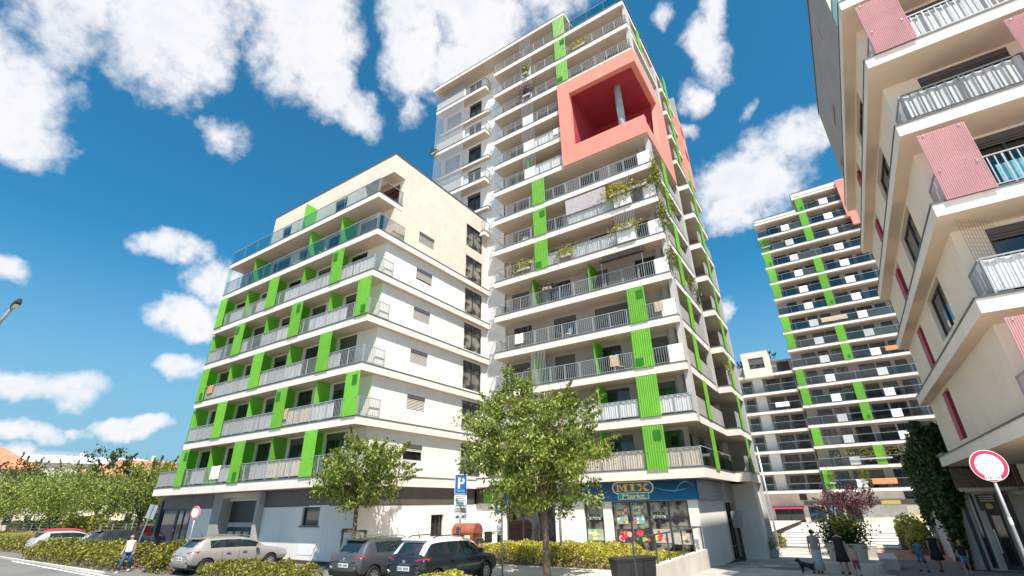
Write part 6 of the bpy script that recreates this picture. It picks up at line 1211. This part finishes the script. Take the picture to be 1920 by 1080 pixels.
# ------------------------------------------------------------------ far left: houses, fence
def house(label, x, y, w_, d_, h_, roof_h, wallm, rz=0, nwin=6, floors=2, hip=True, chim=1, roofm='terracotta'):
    t = thing('house', label, 'house', (x, y, .7), rz, 'houses beyond the trees'); ops = []
    for f in range(floors):
        for i in range(nwin): cx = -w_ / 2 + (i + .5) * w_ / nwin; ops.append((cx - .6, cx + .6, 1.0 + f * 3.0, 2.6 + f * 3.0))
    def wl(): return wall_open('wall', t, 's', -d_ / 2, -w_ / 2, w_ / 2, 0, h_, ops, wallm, .15)
    ox = world_of(t); mb0 = MB()
    us = ops
    me_o = wall_open('wall', None, 's', -d_ / 2, -w_ / 2, w_ / 2, 0, h_, ops, wallm, .15); me_o.parent = t
    for o in ops:
        f, g = win_meshes(1.2, 1.6, 2); wo = put('window', f, t, (o[0], -d_ / 2 + .12, o[2])); put('pane', g, wo)
    MB().box(-w_ / 2, -w_ / 2 + .05, -d_ / 2 + .01, d_ / 2, 0, h_).box(w_ / 2 - .05, w_ / 2, -d_ / 2 + .01, d_ / 2, 0, h_).box(-w_ / 2, w_ / 2, d_ / 2 - .05, d_ / 2, 0, h_).build('side_wall', wallm, t, (0, 0, 0))
    e = .7; r = d_ / 2 if hip else 0; A = [(-w_ / 2 - e, -d_ / 2 - e, h_), (w_ / 2 + e, -d_ / 2 - e, h_), (w_ / 2 + e, d_ / 2 + e, h_), (-w_ / 2 - e, d_ / 2 + e, h_)]; T0, T1 = (-w_ / 2 + r, 0, h_ + roof_h), (w_ / 2 - r, 0, h_ + roof_h)
    mb = MB(); mb.quad([A[0], A[1], T1, T0]).quad([A[2], A[3], T0, T1]).quad([A[1], A[2], T1]).quad([A[3], A[0], T0]).quad(A[::-1]); ro = mb.build('roof', roofm, t, (0, 0, 0))
    for i in range(chim): cx = -w_ / 4 + i * w_ / 3; MB().box(cx - .4, cx + .4, .3, 1.1, h_ + roof_h * .4, h_ + roof_h + .9).build('chimney', 'house_pale', ro, (0, 0, 0))
    return t
house('cream house with a red hipped roof at the far left', -134, 23, 18, 12, 10.2, 4.2, 'house_cream', math.radians(79), 5, 3)
house('long pale apartment house with a low roof behind the trees', -164, 43, 46, 14, 13.8, 2.2, 'house_pale', math.radians(75), 12, 4, True, 3, 'screen_grey')
house('house with an orange tiled roof behind the dark trees', -131, 49, 22, 13, 9.6, 3.6, 'house_cream', math.radians(69), 5, 3)
house('smaller orange roofed house beside the white block', -132, 60, 16, 12, 9.4, 3.2, 'house_pale', math.radians(66), 4, 3)
fc = thing('wire_fence', 'long wire fence with grey posts beyond the dry lawn', 'fence', (-92, 26.5, .78))
for i in range(24): MB().box(-40 + i * 3.6 - .04, -40 + i * 3.6 + .04, -.04, .04, 0, 1.3).build('post', 'pole_metal', fc, (0, 0, 0))
mb = MB(); [mb.box(-40, 43, -.012, .012, z, z + .03) for z in (.25, .6, .95, 1.25)]; mb.build('wires', 'pole_metal', fc, (0, 0, 0))
# ------------------------------------------------------------------ things left on the balconies
for nm, c in (('towel_orange', (.62, .28, .12)), ('towel_white', (.78, .76, .72)), ('towel_red', (.45, .06, .07)), ('towel_blue', (.08, .16, .38)), ('towel_sand', (.55, .43, .30))): mat(nm, c, .95, .12, 6, rnd=.1)
def towel(label, x, y, z, w_, m, seed, group='laundry hung over the railings'):
    t = thing('towel', label, 'towel', (x, y, z), 0, group); rd = random.Random(seed); mb = MB(); n = 8; h0 = rd.uniform(.55, .75); prof = [(.07, -.45), (.05, -.02), (.0, .025), (-.05, -.02), (-.065, -h0 * .6), (-.06, -h0)]
    rings = [[(w_ * i / n, d - .012 * math.sin(i * 1.9 + z_ * 6), z_ + .012 * math.sin(i * 1.3)) for d, z_ in prof] for i in range(n + 1)]
    for a, b in zip(rings, rings[1:]):
        for j in range(len(prof) - 1): mb.quad([a[j], a[j + 1], b[j + 1], b[j]], m)
    mb.build('cloth', None, t, (0, 0, 0), smooth=True, fix=False)
towel('orange towel on a left end railing of the white block', -36.3, YS + .10, LT[2] + 1.0, .7, 'towel_orange', 1)
towel('white sheet on a lower railing of the white block', -33.3, YS + .10, LT[0] + 1.0, 1.1, 'towel_white', 2)
towel('sand coloured blanket on the second lowest railing of the white block', -27.0, YS + .10, LT[1] + 1.0, .9, 'towel_sand', 3)
towel('white towel on a tower railing right of the middle green screens', -12.9, YT + .10, FL[9] + 1.0, .8, 'towel_white', 4)
towel('sand coloured towel on the tower railing above the shop tree', -10.2, YT + .10, FL[2] + 1.0, .55, 'towel_sand', 5)
towel('white towel at the left of a middle tower railing', -16.9, YT + .10, FL[3] + 1.0, .7, 'towel_white', 6)
towel('sand coloured mat on a tower railing near the corner', -7.1, YT + .10, FL[3] + 1.0, .5, 'towel_sand', 7)
towel('orange blanket on an upper distant tower railing', 8.3, YFT + .02, FT[6] + 1.02, 2.0, 'towel_orange', 8); towel('orange blanket low on a distant tower railing', 2.3, YFT + .02, FT[0] + 1.02, 2.6, 'towel_orange', 9); towel('sand blanket on a middle distant tower railing', 2.2, YFT + .02, FT[8] + 1.02, 3.2, 'towel_sand', 10); towel('white sheet on a distant wing railing', -6.4, YFT + .32, FT[4] - .25 + 1.02, 1.8, 'towel_white', 11)
def chair(label, x, y, z, rz, m, group='chairs on the balconies'):
    t = thing('balcony_chair', label, 'chair', (x, y, z), rz, group); MB().box(-.22, .22, -.22, .22, .42, .46).build('seat', m, t, (0, 0, 0)); MB().box(-.22, .22, .19, .23, .5, .92).build('backrest', m, t, (0, 0, 0))
    for sx_ in (-.2, .17):
        for sy_ in (-.2, .17): MB().box(sx_, sx_ + .03, sy_, sy_ + .03, 0, .42).build('leg', 'rail_dark', t, (0, 0, 0))
for lab, x, k, rz, m in (('dark chair at the left end of a middle tower balcony', -17.9, 4, 1.2, 'frame_dark'), ('white chair on the tower balcony beside the left green screens', -16.2, 6, .4, 'screen_white'), ('dark chair on the tower balcony below the pink box', -13.0, 7, 2.6, 'frame_dark'), ('white chair behind the railing of the third tower balcony', -13.2, 3, -.6, 'screen_white'), ('wooden chair on the second tower balcony', -9.9, 2, .8, 'towel_sand'), ('dark chair on the top tower balcony', -8.4, 12, .3, 'frame_dark')): chair(lab, x, YT + .75, FL[k], rz, m)
for lab, x, rz in (('white chair behind the glass on the sixth floor of the white block', -29.2, .5), ('white folding chair behind the sixth floor glass near the corner', -26.3, -.7)): chair(lab, x, YS + .6, LT[5], rz, 'screen_white')
